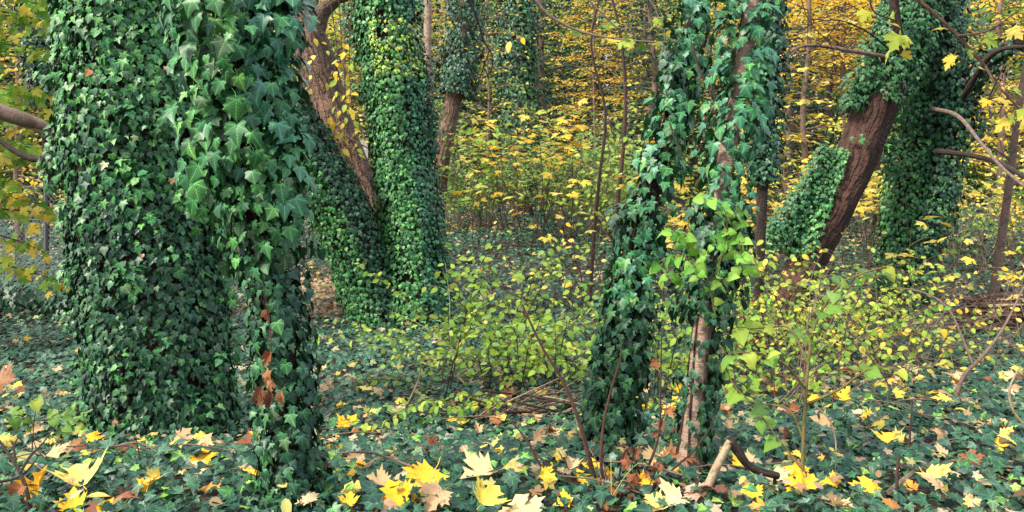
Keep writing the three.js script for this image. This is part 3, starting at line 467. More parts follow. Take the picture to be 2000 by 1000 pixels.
{ // 14 leaning red-brown trunk
  const { o, p } = treeAt('leaning_tree', 'thick red-brown trunk with furrowed bark leaning far to the right, ivy on its left flank', [[1478, 770, 84, 8.3], [1526, 640, 76, 8.4], [1556, 560, 72, 8.5], [1592, 480, 72, 8.5], [1634, 395, 74, 8.5], [1672, 305, 76, 8.5], [1706, 220, 72, 8.5], [1740, 130, 68, 8.5], [1768, 50, 64, 8.5], [1800, -60, 64, 8.5], [1840, -220, 56, 8.5]], MB.red, { seed: 33, sides: 32, segs: 70, bump: 0.13 });
  limb(o, 'branch', [[1735, 112, 10, 8.3], [1690, 104, 9, 8.2], [1652, 98, 8, 8.1], [1610, 90, 7, 8.1], [1560, 92, 6, 8], [1520, 120, 4, 7.9], [1480, 140, 2, 7.9]], MB.greyTwig, 6); limb(o, 'branch', [[1560, 92, 5, 8], [1530, 125, 4, 7.9], [1500, 160, 2, 7.9]], MB.greyTwig, 5); limb(o, 'branch', [[1760, 100, 22, 8.2], [1750, 40, 20, 8.1], [1742, -40, 18, 8]], MB.dark, 7);
  const l = [];
  ivyOn(l, 34, p, { size: 0.075, dens: 1.7, t0: 0.25, t1: 0.5, puff: 0.1, pals: (t, r) => (r() < 0.6 ? 'ivyBright' : 'ivy'), cover: (t, dir, q) => { const x = pxOf(q), y = pyOf(q), e = 1570 + (470 - y) * 0.36; return dir.x < 0.35 && x < e + 30 && y > 275 && y < 500 ? 1 : 0; } });
  ivyOn(l, 35, p, { size: 0.075, dens: 1.6, t0: 0.52, t1: 0.9, puff: 0.13, pal: 'ivy', cover: (t, dir, q, c) => { const y = pyOf(q); return y < 110 ? 0.95 : y < 175 + 50 * c ? (dir.x < 0.3 ? 0.9 : 0.25) : c > 0.75 ? 0.25 : 0; } });
  const c = (px, py, R, n) => ivyClump(l, px + py, P(px, py, 8.4), R, n, 0.075, 'ivy');
  for (let k = 0; k < 8; k++) c(1512 + k * 13, 462 - k * 19, [0.15, 0.16], 70); for (let k = 0; k < 6; k++) c(1545 + k * 14, 470 - k * 22, [0.13, 0.14], 60); c(1700, 150, [0.2, 0.18], 110); c(1665, 200, [0.14, 0.1], 60); c(1740, 60, [0.2, 0.3], 120); c(1610, 300, [0.1, 0.1], 50); c(1765, 120, [0.22, 0.2], 120); c(1790, 60, [0.25, 0.3], 140); c(1700, 100, [0.16, 0.16], 70); c(1668, 170, [0.13, 0.16], 60);
  emit(o, 'ivy', l, { parts: 300, partName: 'ivy_leaf', stuffName: 'ivy_foliage', variant: 3 });
}
{ // 15 ivy-draped tree
  const { o, p } = treeAt('ivy_tree', 'ivy-draped tree at the right with a hanging column of ivy beside the leaning red-brown trunk', [[1758, 690, 66, 9.2], [1760, 625, 60, 9.2], [1766, 540, 58, 9.2], [1774, 450, 58, 9.2], [1784, 350, 60, 9.2], [1795, 250, 64, 9.2], [1806, 150, 66, 9.2], [1820, 50, 66, 9.2], [1832, -80, 62, 9.2], [1840, -220, 56, 9.2]], MB.under, { seed: 36, sides: 18 });
  const b = limb(o, 'branch', [[1812, 250, 40, 9], [1860, 185, 34, 8.8], [1930, 122, 30, 8.5], [2010, 70, 28, 8.2], [2110, 20, 24, 8]], MB.dark, 10);
  const s2 = limb(o, 'stem', [[1795, 500, 26, 9], [1830, 400, 26, 8.9], [1850, 300, 26, 8.9], [1858, 200, 26, 8.8], [1846, 80, 24, 8.8], [1840, -60, 22, 8.8]], MB.dark, 8);
  limb(o, 'branch', [[1830, 295, 12, 8.6], [1890, 302, 10, 8], [1950, 318, 10, 7.4], [2010, 350, 9, 6.8]], MB.dark, 7); limb(o, 'branch', [[1820, 212, 9, 8.6], [1870, 226, 8, 7.8], [1920, 285, 7, 7], [1960, 330, 6, 6.4], [2010, 372, 6, 6]], MB.greyTwig, 7); limb(o, 'branch', [[1880, 190, 14, 8.2], [1940, 105, 10, 7.6], [2020, 88, 8, 7]], MB.dark, 6);
  const l = [];
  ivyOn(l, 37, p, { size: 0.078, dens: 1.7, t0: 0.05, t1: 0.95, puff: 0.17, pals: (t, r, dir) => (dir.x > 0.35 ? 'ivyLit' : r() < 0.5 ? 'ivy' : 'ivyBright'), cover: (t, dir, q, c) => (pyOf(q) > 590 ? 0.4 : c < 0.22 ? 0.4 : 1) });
  ivyOn(l, 38, s2, { size: 0.075, dens: 1.5, puff: 0.16, pals: (t, r) => (r() < 0.6 ? 'ivyFloor' : 'ivy') });
  ivyOn(l, 39, b, { size: 0.08, dens: 1.3, t1: 0.75, puff: 0.13, pal: 'ivyFloor', cover: (t) => 0.9 - 0.8 * t });
  const c = (px, py, R, n, pal = 'ivy') => ivyClump(l, px + py, P(px, py, 8.9), R, n, 0.08, pal);
  c(1810, 80, [0.42, 0.5], 330); c(1870, 180, [0.3, 0.35], 200, 'ivyFloor'); c(1870, 60, [0.35, 0.3], 180); c(1900, 230, [0.22, 0.3], 120, 'ivyFloor'); c(1850, 350, [0.15, 0.4], 130, 'ivyFloor'); c(1760, 200, [0.25, 0.3], 140); c(1740, 300, [0.1, 0.3], 60);
  emit(o, 'ivy', l, { parts: 300, partName: 'ivy_leaf', stuffName: 'ivy_foliage', variant: 2 });
}
{ // dark ivy trunk among the maple leaves at far left
  const { o, p } = treeAt('ivy_tree', 'dark ivy-clad trunk half hidden by yellow-green maple leaves at the left edge', [[90, 570, 8, 10.9], [91, 380, 12, 10.6], [90, 200, 22, 10.2], [80, 60, 22, 10.2], [76, -120, 20, 10.2]], MB.dark, { seed: 40, sides: 10 });
  const l = []; ivyOn(l, 41, p, { size: 0.08, dens: 1.4, t0: 0.5, puff: 0.22, pal: 'ivyDark' }); ivyClump(l, 41, P(95, 150, 10.2), [0.25, 0.6], 170, 0.08, 'ivyDark'); ivyClump(l, 42, P(60, 20, 10.2), [0.4, 0.4], 140, 0.08, 'ivyDark');
  emit(o, 'ivy', l, { parts: 120, partName: 'ivy_leaf', stuffName: 'ivy_foliage' });
}

// ---------------------------------------------------------------- left side: maple, dead branch, fence
{
  const k = seen([[-170, 640, 70, 7.6], [-165, 300, 60, 7.6], [-160, 0, 54, 7.6], [-150, -300, 44, 7.6]]), p = path(k), o = thing('maple_tree', 'maple with layered yellow-green leaves reaching in from the left edge', 'tree', put(k[0][0].x, 7.6));
  part('trunk', tube(p, 20, 12, 0.08, 3), MB.brown, o);
  grow(o, 61, boughs(62, p, 38, { t0: 0.14, t1: 0.75, len: [1.1, 1.75], elev: [-0.12, 0.25], sag: 0.2, az: 0.35, spread: 1.7, r0: 0.012, shrink: 0 }), { kind: 'maple', pals: (q, r) => { const y = pyOf(q); return r() < (y > 300 ? 0.18 : 0.05) ? 'yellow' : r() < 0.35 ? 'yellowGreen' : r() < 0.4 ? 'vivid' : 'lime'; }, size: 0.09, gap: 0.065, twigGap: 0.15, twigLen: 0.42, flat: 0.32, droop: 0.5, parts: 300, merged: true, leafFrom: 0.35, out: 0.035 });
}
{
  const o = thing('dead_branch', 'thick grey dead branch with peeling bark slanting from the left edge to the massive trunk', 'branch', P(60, 235, 5.4));
  const p = path(seen([[-90, 186, 26, 5.2], [0, 222, 25, 5.3], [50, 238, 24, 5.35], [95, 256, 22, 5.4], [128, 266, 17, 5.45]]));
  part('peeled_wood', tube(p, 24, 12, 0.08, 2), MB.strawTwig, o);
  const q = path(seen([[-90, 183, 29, 5.2], [0, 217, 29, 5.29], [50, 234, 27, 5.33], [78, 244, 22, 5.36], [98, 250, 12, 5.37]])); part('bark', tube(q, 24, 14, 0.2, 4), MB.greyTwig, o);
  const d = thing('dark_branch', 'thin dark branch among the maple leaves below the grey dead branch', 'branch', P(40, 300, 6.6)); part('wood', tube(path(seen([[-60, 240, 8, 6.6], [-5, 272, 9, 6.6], [30, 296, 11, 6.6], [70, 312, 12, 6.6], [125, 300, 10, 6.6]])), 16, 7, 0.1), MB.black, d);
}
{
  const D = 10.4, x0 = -8.2, x1 = -3.2, H = 1.3, o = thing('chain_link_fence', 'grey chain-link fence with thin steel posts behind the massive ivy trunk', 'fence', put(-5.69, D));
  const steel = new THREE.MeshStandardMaterial({ color: new THREE.Color().setRGB(0.22, 0.22, 0.23), metalness: 0.2, roughness: 0.5 }), pole = new THREE.MeshStandardMaterial({ color: new THREE.Color().setRGB(0.1, 0.09, 0.1), metalness: 0.3, roughness: 0.6 });
  for (const x of [-7.9, -5.69, -3.4]) { const b = put(x, D); part('post', tube(path([[b.clone().setY(b.y - 0.2), 0.022], [b.clone().setY(b.y + H + 0.05), 0.022]]), 2, 10), pole, o); }
  const wires = [], gy = (x) => ground(x, -D) + 0.02;
  for (let s = -1; s <= 1; s += 2) for (let x = x0 - H; x < x1 + H; x += 0.055) {
    const pts = []; for (const t of [0, 1]) pts.push([V(clamp(x + s * t * H * 0.8, x0, x1), 0, -D + s * 0.002), 0.003]);
    if (Math.abs(pts[0][0].x - pts[1][0].x) < 0.05) continue;
    const f = (q) => (q.x - x) / (s * H * 0.8); for (const q of pts) q[0].y = gy(q[0].x) + H * f(q[0]);
    wires.push(tube(path(pts), 1, 3, 0, 1, false));
  }
  part('wire_mesh', mergeGeometries(wires), steel, o, 'stuff');
  for (const h of [0.22, 0.9, H]) part('tension_wire', tube(path([[V(x0, gy(x0) + h, -D), 0.003], [V(x1, gy(x1) + h, -D), 0.003]]), 2, 5), steel, o);
}
{
  const b = put(-5.1, 9.0), o = thing('ivy_mound', 'dark heap of ivy at the foot of the chain-link fence', 'ivy', b), l = [];
  for (let k = 0; k < 13; k++) ivyClump(l, 200 + k, put(-6.3 + k * 0.2, 9.3 + 0.3 * Math.sin(k * 2), 0.14 + 0.1 * Math.sin(k * 1.3)), [0.5, 0.34], 200, 0.09, 'ivyDark');
  emit(o, 'ivy', l, { parts: 120, partName: 'ivy_leaf', stuffName: 'ivy_foliage' });
}
{
  const o = thing('concrete_fence', 'pale grey concrete panel fence glimpsed between the trunks left of centre', 'fence', put(-5, 25)), grey = new THREE.MeshStandardMaterial({ map: dataTex(128, (u, v) => 0.62 + 0.12 * (tn(u, v, 6, 8) - 0.5) + 0.12 * (tn(u, v, 40, 50) - 0.5), true), roughness: 0.9 });
  for (let k = 0; k < 16; k++) { const x = -8.4 + k * 0.27; part('panel', new THREE.BoxGeometry(0.25, 0.95, 0.05).translate(x, 2.68 + 0.02 * hash(k, 3), -25 + 0.01 * hash(k, 5)), grey, o); }
  for (let k = 0; k < 3; k++) part('post', new THREE.BoxGeometry(0.12, 2.4, 0.12).translate(-8.5 + k * 2.0, 2.0, -25.1), grey, o);
}

// ---------------------------------------------------------------- shrubs, saplings and trees of the middle distance and the background
function shrub(name, label, cat, px, d, seed, n, b, g, group) { const base = put((px - 1000) / FOCAL * d, d), o = thing(name, label, cat, base, group); return grow(o, seed, bush(seed, base, n, b), { woodName: 'stem', ...g }); }
function tree(name, label, px, d, H, seed, r0, bo, g, lean = 0, mat = MB.greyTwig) {
  const x = (px - 1000) / FOCAL * d, base = put(x, d), o = thing(name, label, 'tree', base), r = rng(seed), pts = [];
  for (let i = 0; i <= 6; i++) { const u = i / 6; pts.push([V(x + lean * u * H + (r() - 0.5) * 0.5 * u, base.y - 0.1 + H * u, -d + (r() - 0.5) * 0.12), r0 * (1.1 - 0.75 * u)]); }
  const p = path(pts); part('trunk', tube(p, 24, 9, 0.08, seed), mat, o);
  bo = { ...bo, t1: Math.min(bo.t1 ?? 1, (0.235 * d + 1.0) / H) };
  return grow(o, seed + 1, boughs(seed + 2, p, bo.n, bo), g);
}
// the shrub in the middle
shrub('shrub', 'broad yellow-green shrub with oval leaves in the middle, left of the slim ivy stem', 'shrub', 985, 5.6, 301, 38, { h: [0.7, 1.25], lean: [0.2, 1.15], sag: 0.35, r0: 0.004, jitter: 0.4 }, { kind: 'oval', pal: 'lime', size: 0.047, gap: 0.042, twigGap: 0.1, twigLen: 0.26, flat: 0.4, droop: 0.5, parts: 300, merged: true, wood: MB.redTwig });
shrub('shrub', 'sparse yellow-green shrub with arching shoots beside the foot of the tall ivy column', 'shrub', 880, 6.2, 302, 9, { h: [0.8, 1.3], lean: [0.3, 1], sag: 0.4, r0: 0.004, jitter: 0.2 }, { kind: 'oval', pal: 'lime', size: 0.052, gap: 0.065, twigGap: 0.2, twigLen: 0.24, flat: 0.4, droop: 0.5, parts: 220, wood: MB.strawTwig });
shrub('shrub', 'leafy lime green shrub between the two stems right of centre', 'shrub', 1290, 5.4, 303, 18, { h: [0.6, 1.1], lean: [0.2, 0.9], r0: 0.004, jitter: 0.25 }, { kind: 'oval', pals: (q, r) => (r() < 0.6 ? 'lime' : 'green'), size: 0.046, gap: 0.05, twigGap: 0.13, twigLen: 0.24, flat: 0.4, droop: 0.5, parts: 260, merged: true, wood: MB.twig });
shrub('shrub', 'broad yellow-green thicket in front of the leaning red-brown trunk', 'shrub', 1530, 6.4, 304, 34, { h: [0.65, 1.2], lean: [0.15, 0.85], sag: 0.35, r0: 0.005, jitter: 0.6 }, { kind: 'oval', pals: (q, r) => (r() < 0.7 ? 'lime' : 'yellowGreen'), size: 0.05, gap: 0.06, twigGap: 0.14, twigLen: 0.3, flat: 0.4, droop: 0.5, parts: 300, merged: true, wood: MB.redTwig });
shrub('shrub', 'low lime shrub right of the pale slender trunk', 'shrub', 1430, 4.9, 305, 14, { h: [0.4, 0.75], lean: [0.2, 1], r0: 0.003, jitter: 0.25 }, { kind: 'oval', pal: 'lime', size: 0.05, gap: 0.055, twigGap: 0.12, twigLen: 0.2, flat: 0.4, droop: 0.5, parts: 200, merged: true, wood: MB.twig });
shrub('shrub', 'yellow-green shrub before the foot of the ivy-draped tree at the right', 'shrub', 1660, 7.4, 306, 18, { h: [0.5, 0.95], lean: [0.2, 0.8], r0: 0.004, jitter: 0.4 }, { kind: 'oval', pals: (q, r) => (r() < 0.5 ? 'lime' : 'yellowGreen'), size: 0.052, gap: 0.075, twigGap: 0.17, twigLen: 0.3, flat: 0.4, droop: 0.5, parts: 220, wood: MB.twig });
shrub('tangle', 'tangle of bare reddish shoots in the thicket before the leaning trunk', 'shrub', 1510, 7.2, 307, 44, { h: [0.8, 1.3], lean: [0.2, 1.1], sag: 0.6, r0: 0.004, jitter: 0.5 }, { kind: 'oval', pal: 'lime', size: 0.05, gap: 0.3, twigGap: 0.14, twigLen: 0.35, flat: 0.3, bare: 0.5, wood: MB.redTwig });
shrub('shrub', 'tall airy shrub with lime leaves on long shoots right of the pale slender trunk', 'shrub', 1480, 4.7, 341, 12, { h: [0.8, 1.35], lean: [0.1, 0.7], sag: 0.4, r0: 0.004, jitter: 0.3 }, { kind: 'oval', pals: (q, r) => (r() < 0.6 ? 'lime' : 'vivid'), size: 0.041, gap: 0.075, twigGap: 0.18, twigLen: 0.26, flat: 0.4, droop: 0.5, parts: 220, wood: MB.greyTwig });
shrub('shrub', 'airy shrub with pale lime leaves and arching grey shoots right of the thin sapling', 'shrub', 1640, 5.0, 342, 13, { h: [0.8, 1.3], lean: [0.1, 0.9], sag: 0.45, r0: 0.004, jitter: 0.35 }, { kind: 'oval', pals: (q, r) => (r() < 0.6 ? 'lime' : 'yellowGreen'), size: 0.042, gap: 0.095, twigGap: 0.2, twigLen: 0.3, flat: 0.4, droop: 0.5, parts: 200, wood: MB.greyTwig });
shrub('shrub', 'sparse shrub of pale leaves on thin bare shoots before the wood pile at the right', 'shrub', 1830, 5.8, 343, 14, { h: [0.7, 1.2], lean: [0.1, 0.9], sag: 0.5, r0: 0.004, jitter: 0.5 }, { kind: 'oval', pals: (q, r) => (r() < 0.5 ? 'lime' : 'yellow'), size: 0.045, gap: 0.14, twigGap: 0.16, twigLen: 0.35, flat: 0.4, droop: 0.5, parts: 150, bare: 0.3, wood: MB.greyTwig });
shrub('shrub', 'thin shoots with a few yellow-green leaves left of the slim ivy stem', 'shrub', 1100, 7, 344, 10, { h: [1.0, 1.6], lean: [0.05, 0.5], sag: 0.3, r0: 0.004, jitter: 0.4 }, { kind: 'oval', pals: (q, r) => (r() < 0.6 ? 'lime' : 'yellow'), size: 0.055, gap: 0.15, twigGap: 0.25, twigLen: 0.26, flat: 0.4, droop: 0.5, parts: 150, wood: MB.redTwig });
shrub('tangle', 'tangle of bare grey arching twigs with few yellow leaves before the wood pile', 'shrub', 1870, 6.6, 345, 40, { h: [0.7, 1.3], lean: [0.2, 1.2], sag: 0.7, r0: 0.0035, jitter: 0.8 }, { kind: 'oval', pals: (q, r) => (r() < 0.5 ? 'yellow' : 'lime'), size: 0.045, gap: 0.3, twigGap: 0.13, twigLen: 0.4, flat: 0.3, bare: 0.35, parts: 100, wood: MB.greyTwig });
shrub('tangle', 'tangle of fine red-brown twigs among the lime shrubs by the thin sapling', 'shrub', 1600, 5.8, 346, 34, { h: [0.7, 1.2], lean: [0.2, 1.1], sag: 0.6, r0: 0.003, jitter: 0.6 }, { kind: 'oval', pals: (q, r) => (r() < 0.3 ? 'yellow' : 'lime'), size: 0.045, gap: 0.16, twigGap: 0.14, twigLen: 0.35, flat: 0.3, bare: 0.3, parts: 150, wood: MB.redTwig });
// yellow maples and green understorey
const mapleG = (o) => ({ kind: 'maple', pal: 'yellow', size: 0.115, gap: 0.12, twigGap: 0.22, twigLen: 0.32, flat: 0.75, droop: 0.3, parts: 200, leafFrom: 0.6, out: 0.05, wood: MB.twig, ...o });
shrub('maple_sapling', 'bright yellow maple sapling in the middle, below the orange beech', 'sapling', 1055, 13, 311, 15, { h: [1.7, 2.6], lean: [0.05, 0.4], r0: 0.008, sag: 0.2, jitter: 0.5 }, mapleG({ pals: (q, r) => (r() < 0.8 ? 'yellow' : 'yellowGreen') }));
shrub('maple_sapling', 'low yellow maple sapling on the ivy left of the bright yellow one', 'sapling', 915, 13.5, 312, 8, { h: [1.3, 2.0], lean: [0.1, 0.8], r0: 0.006, jitter: 0.5 }, mapleG({ pals: (q, r) => (r() < 0.55 ? 'yellow' : 'yellowGreen') }));
shrub('maple_sapling', 'small yellow maple sapling against the left of the slim ivy stem', 'sapling', 1180, 8.6, 313, 7, { h: [1.1, 1.9], lean: [0.05, 0.5], r0: 0.007, jitter: 0.2 }, mapleG({ pals: (q, r) => (r() < 0.6 ? 'yellowGreen' : 'yellow'), size: 0.09, parts: 160 }));
shrub('maple_sapling', 'yellow maple sapling glimpsed between the pair of stems right of centre', 'sapling', 1370, 11, 314, 8, { h: [1.2, 2.2], lean: [0.05, 0.6], r0: 0.007, jitter: 0.4 }, mapleG({ parts: 120 }));
shrub('maple_sapling', 'yellow maple sapling at the left foot of the leaning red-brown trunk', 'sapling', 1480, 10.6, 315, 9, { h: [1.3, 2.1], lean: [0.05, 0.6], r0: 0.007, jitter: 0.4 }, mapleG({ parts: 140 }));
shrub('maple_sapling', 'yellow maple sapling between the leaning trunk and the ivy-draped tree', 'sapling', 1685, 11, 316, 10, { h: [1.2, 2.0], lean: [0.05, 0.6], r0: 0.007, jitter: 0.4 }, mapleG({ parts: 160 }));
shrub('maple_sapling', 'yellow maple sapling with loose leaves at the right edge by the wood pile', 'sapling', 1930, 7.4, 317, 10, { h: [0.8, 1.5], lean: [0.1, 0.8], r0: 0.006, jitter: 0.5 }, mapleG({ size: 0.085, parts: 200, gap: 0.15, pals: (q, r) => (r() < 0.7 ? 'yellow' : 'yellowGreen') }));
shrub('maple_sapling', 'yellow-green maple sapling low behind the ivy-draped tree', 'sapling', 1860, 12, 318, 10, { h: [0.9, 1.7], lean: [0.1, 0.7], r0: 0.006, jitter: 0.5 }, mapleG({ parts: 120, pals: (q, r) => (r() < 0.5 ? 'yellow' : 'yellowGreen') }));
shrub('maple_sapling', 'pale yellow-green maple sapling left of the bright yellow sapling in the middle', 'sapling', 985, 14.5, 319, 10, { h: [1.3, 2.2], lean: [0.05, 0.6], r0: 0.007, jitter: 0.5 }, mapleG({ pals: (q, r) => (r() < 0.5 ? 'lime' : 'yellowGreen'), parts: 100 }));
const ust = (px, d, seed, label, pal, h, n = 26, extra = {}) => shrub('understorey_shrub', label, 'shrub', px, d, seed, n, { h: [h * 0.6, h], lean: [0.05, 0.75], r0: 0.007, jitter: 0.7, sag: 0.3 }, { kind: 'oval', pal, size: 0.085, gap: 0.11, twigGap: 0.16, twigLen: 0.42, flat: 0.5, droop: 0.5, parts: 60, wood: MB.greyTwig, bare: 0.35, min: 9, ...extra });
ust(935, 15, 336, 'grey-green leafy shrub left of the bright yellow sapling', 'green', 2.4, 34, { gap: 0.06, size: 0.07 }); ust(1165, 14.5, 337, 'soft green shrub right of the bright yellow sapling', 'green', 2.5, 34, { gap: 0.06, size: 0.08, pals: (q, r) => (r() < 0.5 ? 'green' : 'lime') });
ust(905, 16, 321, 'green leafy shrub behind the pale pinkish trunk', 'lime', 2.6); ust(1120, 15.5, 322, 'pale green shrub behind the bright yellow sapling', 'green', 2.5); ust(1205, 13.5, 323, 'green shrub left behind the slim ivy stem', 'lime', 2.4); ust(965, 18, 324, 'grey-twigged shrub with few green leaves left of the beech', 'green', 3.0, 30, { bare: 0.5 });
ust(1310, 12.5, 325, 'yellow-green shrub behind the gap between the pair of stems', 'lime', 2.2); ust(1900, 11.5, 326, 'dense olive green shrub below the bare branches at the right edge', 'lime', 1.7, 30, { gap: 0.07, size: 0.06, pals: (q, r) => (r() < 0.6 ? 'green' : 'lime') }); ust(1790, 14, 327, 'olive shrub behind the ivy-draped tree', 'yellowGreen', 2.2); ust(640, 14, 328, 'sparse yellowish shrub behind the leaning ivy trunk', 'yellowGreen', 2.2, 20, { bare: 0.4 });
ust(720, 17, 329, 'thin twiggy shrub in front of the concrete fence', 'yellowGreen', 2.0, 22, { bare: 0.6 }); ust(1610, 13.5, 330, 'yellow-green shrub behind the leaning red-brown trunk', 'yellowGreen', 2.6, 24); ust(1560, 17, 331, 'dark-twigged shrub in the shade left behind the leaning trunk', 'green', 3.4, 30, { bare: 0.6, wood: MB.black }); ust(1990, 13, 332, 'brownish shrub at the right edge', 'yellow', 2.2, 22, { bare: 0.3 });
ust(1060, 22, 333, 'low green shrub under the orange beech', 'green', 2.3, 26); ust(1220, 19, 334, 'low olive shrub right under the orange beech', 'lime', 2.3, 26); ust(470, 13, 335, 'yellowish shrub seen between the massive trunk and the nearest stem', 'yellowGreen', 1.6, 14, { bare: 0.4 });
// trees behind
const farG = (o) => ({ kind: 'far', pal: 'yellow', size: 0.1, gap: 0.085, twigGap: 0.2, twigLen: 0.6, flat: 0.5, droop: 0.35, wood: MB.greyTwig, leafFrom: 0.15, ...o });
const OLIVE = (a, b, c) => (q, r) => { const k = r(); return k < a ? 'yellow' : k < a + b ? 'yellowGreen' : k < a + b + c ? 'orange' : 'lime'; };
tree('beech_tree', 'beech with flat layers of glowing orange leaves right of the centre', 1160, 20, 8.5, 401, 0.035, { n: 50, t0: 0.25, t1: 1, len: [1.2, 1.8], elev: [-0.12, 0.2], sag: 0.06, r0: 0.014 }, farG({ pal: 'orange', size: 0.085, gap: 0.05, flat: 0.72, droop: 0.1, twigGap: 0.16, twigLen: 0.55 }));
tree('beech_tree', 'golden orange beech high behind the leaning red-brown trunk', 1650, 18, 9, 405, 0.05, { n: 60, t0: 0.35, t1: 1, len: [1.6, 2.6], elev: [-0.1, 0.3], sag: 0.1, r0: 0.016 }, farG({ pal: 'orange', size: 0.095, gap: 0.06, flat: 0.75, twigGap: 0.16 }));
tree('beech_tree', 'orange beech behind the two slim stems right of centre', 1390, 21, 9.5, 409, 0.05, { n: 46, t0: 0.25, len: [1.4, 2.4], elev: [-0.1, 0.3], r0: 0.014 }, farG({ pal: 'orange', pals: (q, r) => (r() < 0.3 ? 'orange' : r() < 0.6 ? 'yellow' : 'lime'), gap: 0.12, bare: 0.2 }));
tree('yellow_tree', 'yellow-leaved tree behind the bare leaning trunk', 665, 17, 8, 413, 0.04, { n: 40, t0: 0.25, len: [1.1, 1.9], elev: [0, 0.6], r0: 0.012 }, farG({ pals: OLIVE(0.4, 0.3, 0), gap: 0.06, size: 0.085, bare: 0.2 }));
tree('yellow_tree', 'sparse yellow tree with drooping twigs left of the dark ivy trunk in the background', 955, 17, 8, 417, 0.03, { n: 34, t0: 0.25, len: [1, 1.7], elev: [0, 0.6], r0: 0.012, sag: 0.3 }, farG({ pals: OLIVE(0.3, 0.3, 0), gap: 0.09, size: 0.085, bare: 0.5 }));
tree('yellow_tree', 'yellow tree above the left shoulder of the leaning red-brown trunk', 1575, 13.5, 6.5, 421, 0.05, { n: 26, t0: 0.12, t1: 0.75, len: [1, 1.6], elev: [-0.1, 0.3], r0: 0.012 }, farG({ kind: 'farMaple', pals: (q, r) => (r() < 0.75 ? 'yellow' : 'yellowGreen'), size: 0.1, flat: 0.85, gap: 0.1 }));
tree('yellow_tree', 'amber tree at the right edge behind the bare branches', 1960, 16, 8, 425, 0.07, { n: 44, t0: 0.15, len: [1.3, 2.1], elev: [-0.1, 0.4], r0: 0.014 }, farG({ pals: (q, r) => (r() < 0.6 ? 'orange' : 'yellow'), gap: 0.075 }));
tree('yellow_tree', 'yellow tree behind the massive ivy trunk at the left edge', 40, 15, 7, 429, 0.07, { n: 44, t0: 0.1, len: [1.3, 2.1], elev: [-0.1, 0.5], r0: 0.014 }, farG({ pals: (q, r) => (r() < 0.75 ? 'yellow' : 'yellowGreen') }));
tree('yellow_tree', 'yellow tree filling the gap between the leaning trunk and the tall ivy column', 590, 22, 10, 433, 0.05, { n: 50, t0: 0.2, len: [1.5, 2.6], elev: [-0.1, 0.5], r0: 0.014 }, farG({ size: 0.1, gap: 0.06, pals: OLIVE(0.4, 0.3, 0.05), bare: 0.2 }));
tree('yellow_tree', 'pale yellow tree behind the slim pale pinkish trunk', 880, 24, 10, 437, 0.05, { n: 46, t0: 0.2, len: [1.5, 2.6], elev: [-0.1, 0.5], r0: 0.014 }, farG({ size: 0.1, gap: 0.06, pals: (q, r) => (r() < 0.5 ? 'green' : r() < 0.6 ? 'lime' : 'yellow'), bare: 0.25 }));
tree('yellow_tree', 'dark green tree with a few yellow leaves far behind the orange beech', 1260, 27, 12, 441, 0.06, { n: 60, t0: 0.2, len: [2, 3.2], elev: [-0.1, 0.4], r0: 0.016 }, farG({ size: 0.13, pals: (q, r) => (r() < 0.2 ? 'yellow' : r() < 0.55 ? 'green' : 'ivyDark'), gap: 0.09 }));
tree('yellow_tree', 'yellow tree far behind the ivy-draped tree', 1790, 23, 11, 445, 0.06, { n: 54, t0: 0.15, len: [1.8, 2.8], elev: [-0.1, 0.4], r0: 0.016 }, farG({ size: 0.13, pals: (q, r) => (r() < 0.25 ? 'orange' : r() < 0.7 ? 'yellow' : 'yellowGreen'), gap: 0.1 }));
tree('yew_tree', 'dark evergreen in the gap between the orange beech and the slim ivy stem', 1268, 18.6, 6, 451, 0.1, { n: 60, t0: 0.08, len: [0.6, 1.0], elev: [-0.1, 0.3], r0: 0.02 }, farG({ pal: 'ivyDark', size: 0.12, gap: 0.045 }));
tree('yew_tree', 'dark evergreen in the shade left behind the leaning red-brown trunk', 1535, 15.5, 6, 455, 0.1, { n: 56, t0: 0.08, t1: 0.62, len: [0.7, 1.2], elev: [-0.1, 0.3], r0: 0.02 }, farG({ pal: 'ivyDark', size: 0.12, gap: 0.045 }));
tree('yew_tree', 'dark evergreen between the pale pinkish trunk and the far ivy trunk', 1060, 25, 8.5, 459, 0.14, { n: 60, t0: 0.06, len: [1.4, 2.2], elev: [-0.1, 0.3], r0: 0.02 }, farG({ pal: 'ivyDark', size: 0.14, gap: 0.06 }));
// thin bare trunks
for (const [px, d, H, r0, lean, label, mat] of [[1210, 12, 5, 0.034, 0.0, 'straight thin brown trunk left of the slim ivy stem, from the shrubs to the top', MB.twig], [1150, 9.5, 4.6, 0.022, 0.03, 'thin bare sapling stem left of the straight thin brown trunk', MB.twig], [1935, 9.5, 4.5, 0.05, 0.13, 'slim grey-brown trunk leaning right near the right edge', MB.greyTwig], [1715, 15, 6, 0.08, 0.03, 'dark trunk seen between the leaning trunk and the ivy-draped tree', MB.dark], [745, 20, 8, 0.1, -0.02, 'dark trunk behind the tall ivy column', MB.dark], [1620, 20, 9, 0.1, 0.02, 'dark trunk under the golden orange beech', MB.black]])
  tree('thin_tree', label, px, d, H, 470 + px, r0, { n: 9, t0: 0.3, len: [0.5, 1.3], elev: [0.1, 0.8], r0: r0 * 0.28 }, farG({ size: 0.08, bare: 0.75, twigLen: 0.4, twigGap: 0.25, pals: (q, r) => (r() < 0.6 ? 'yellow' : 'lime') }), lean, mat);

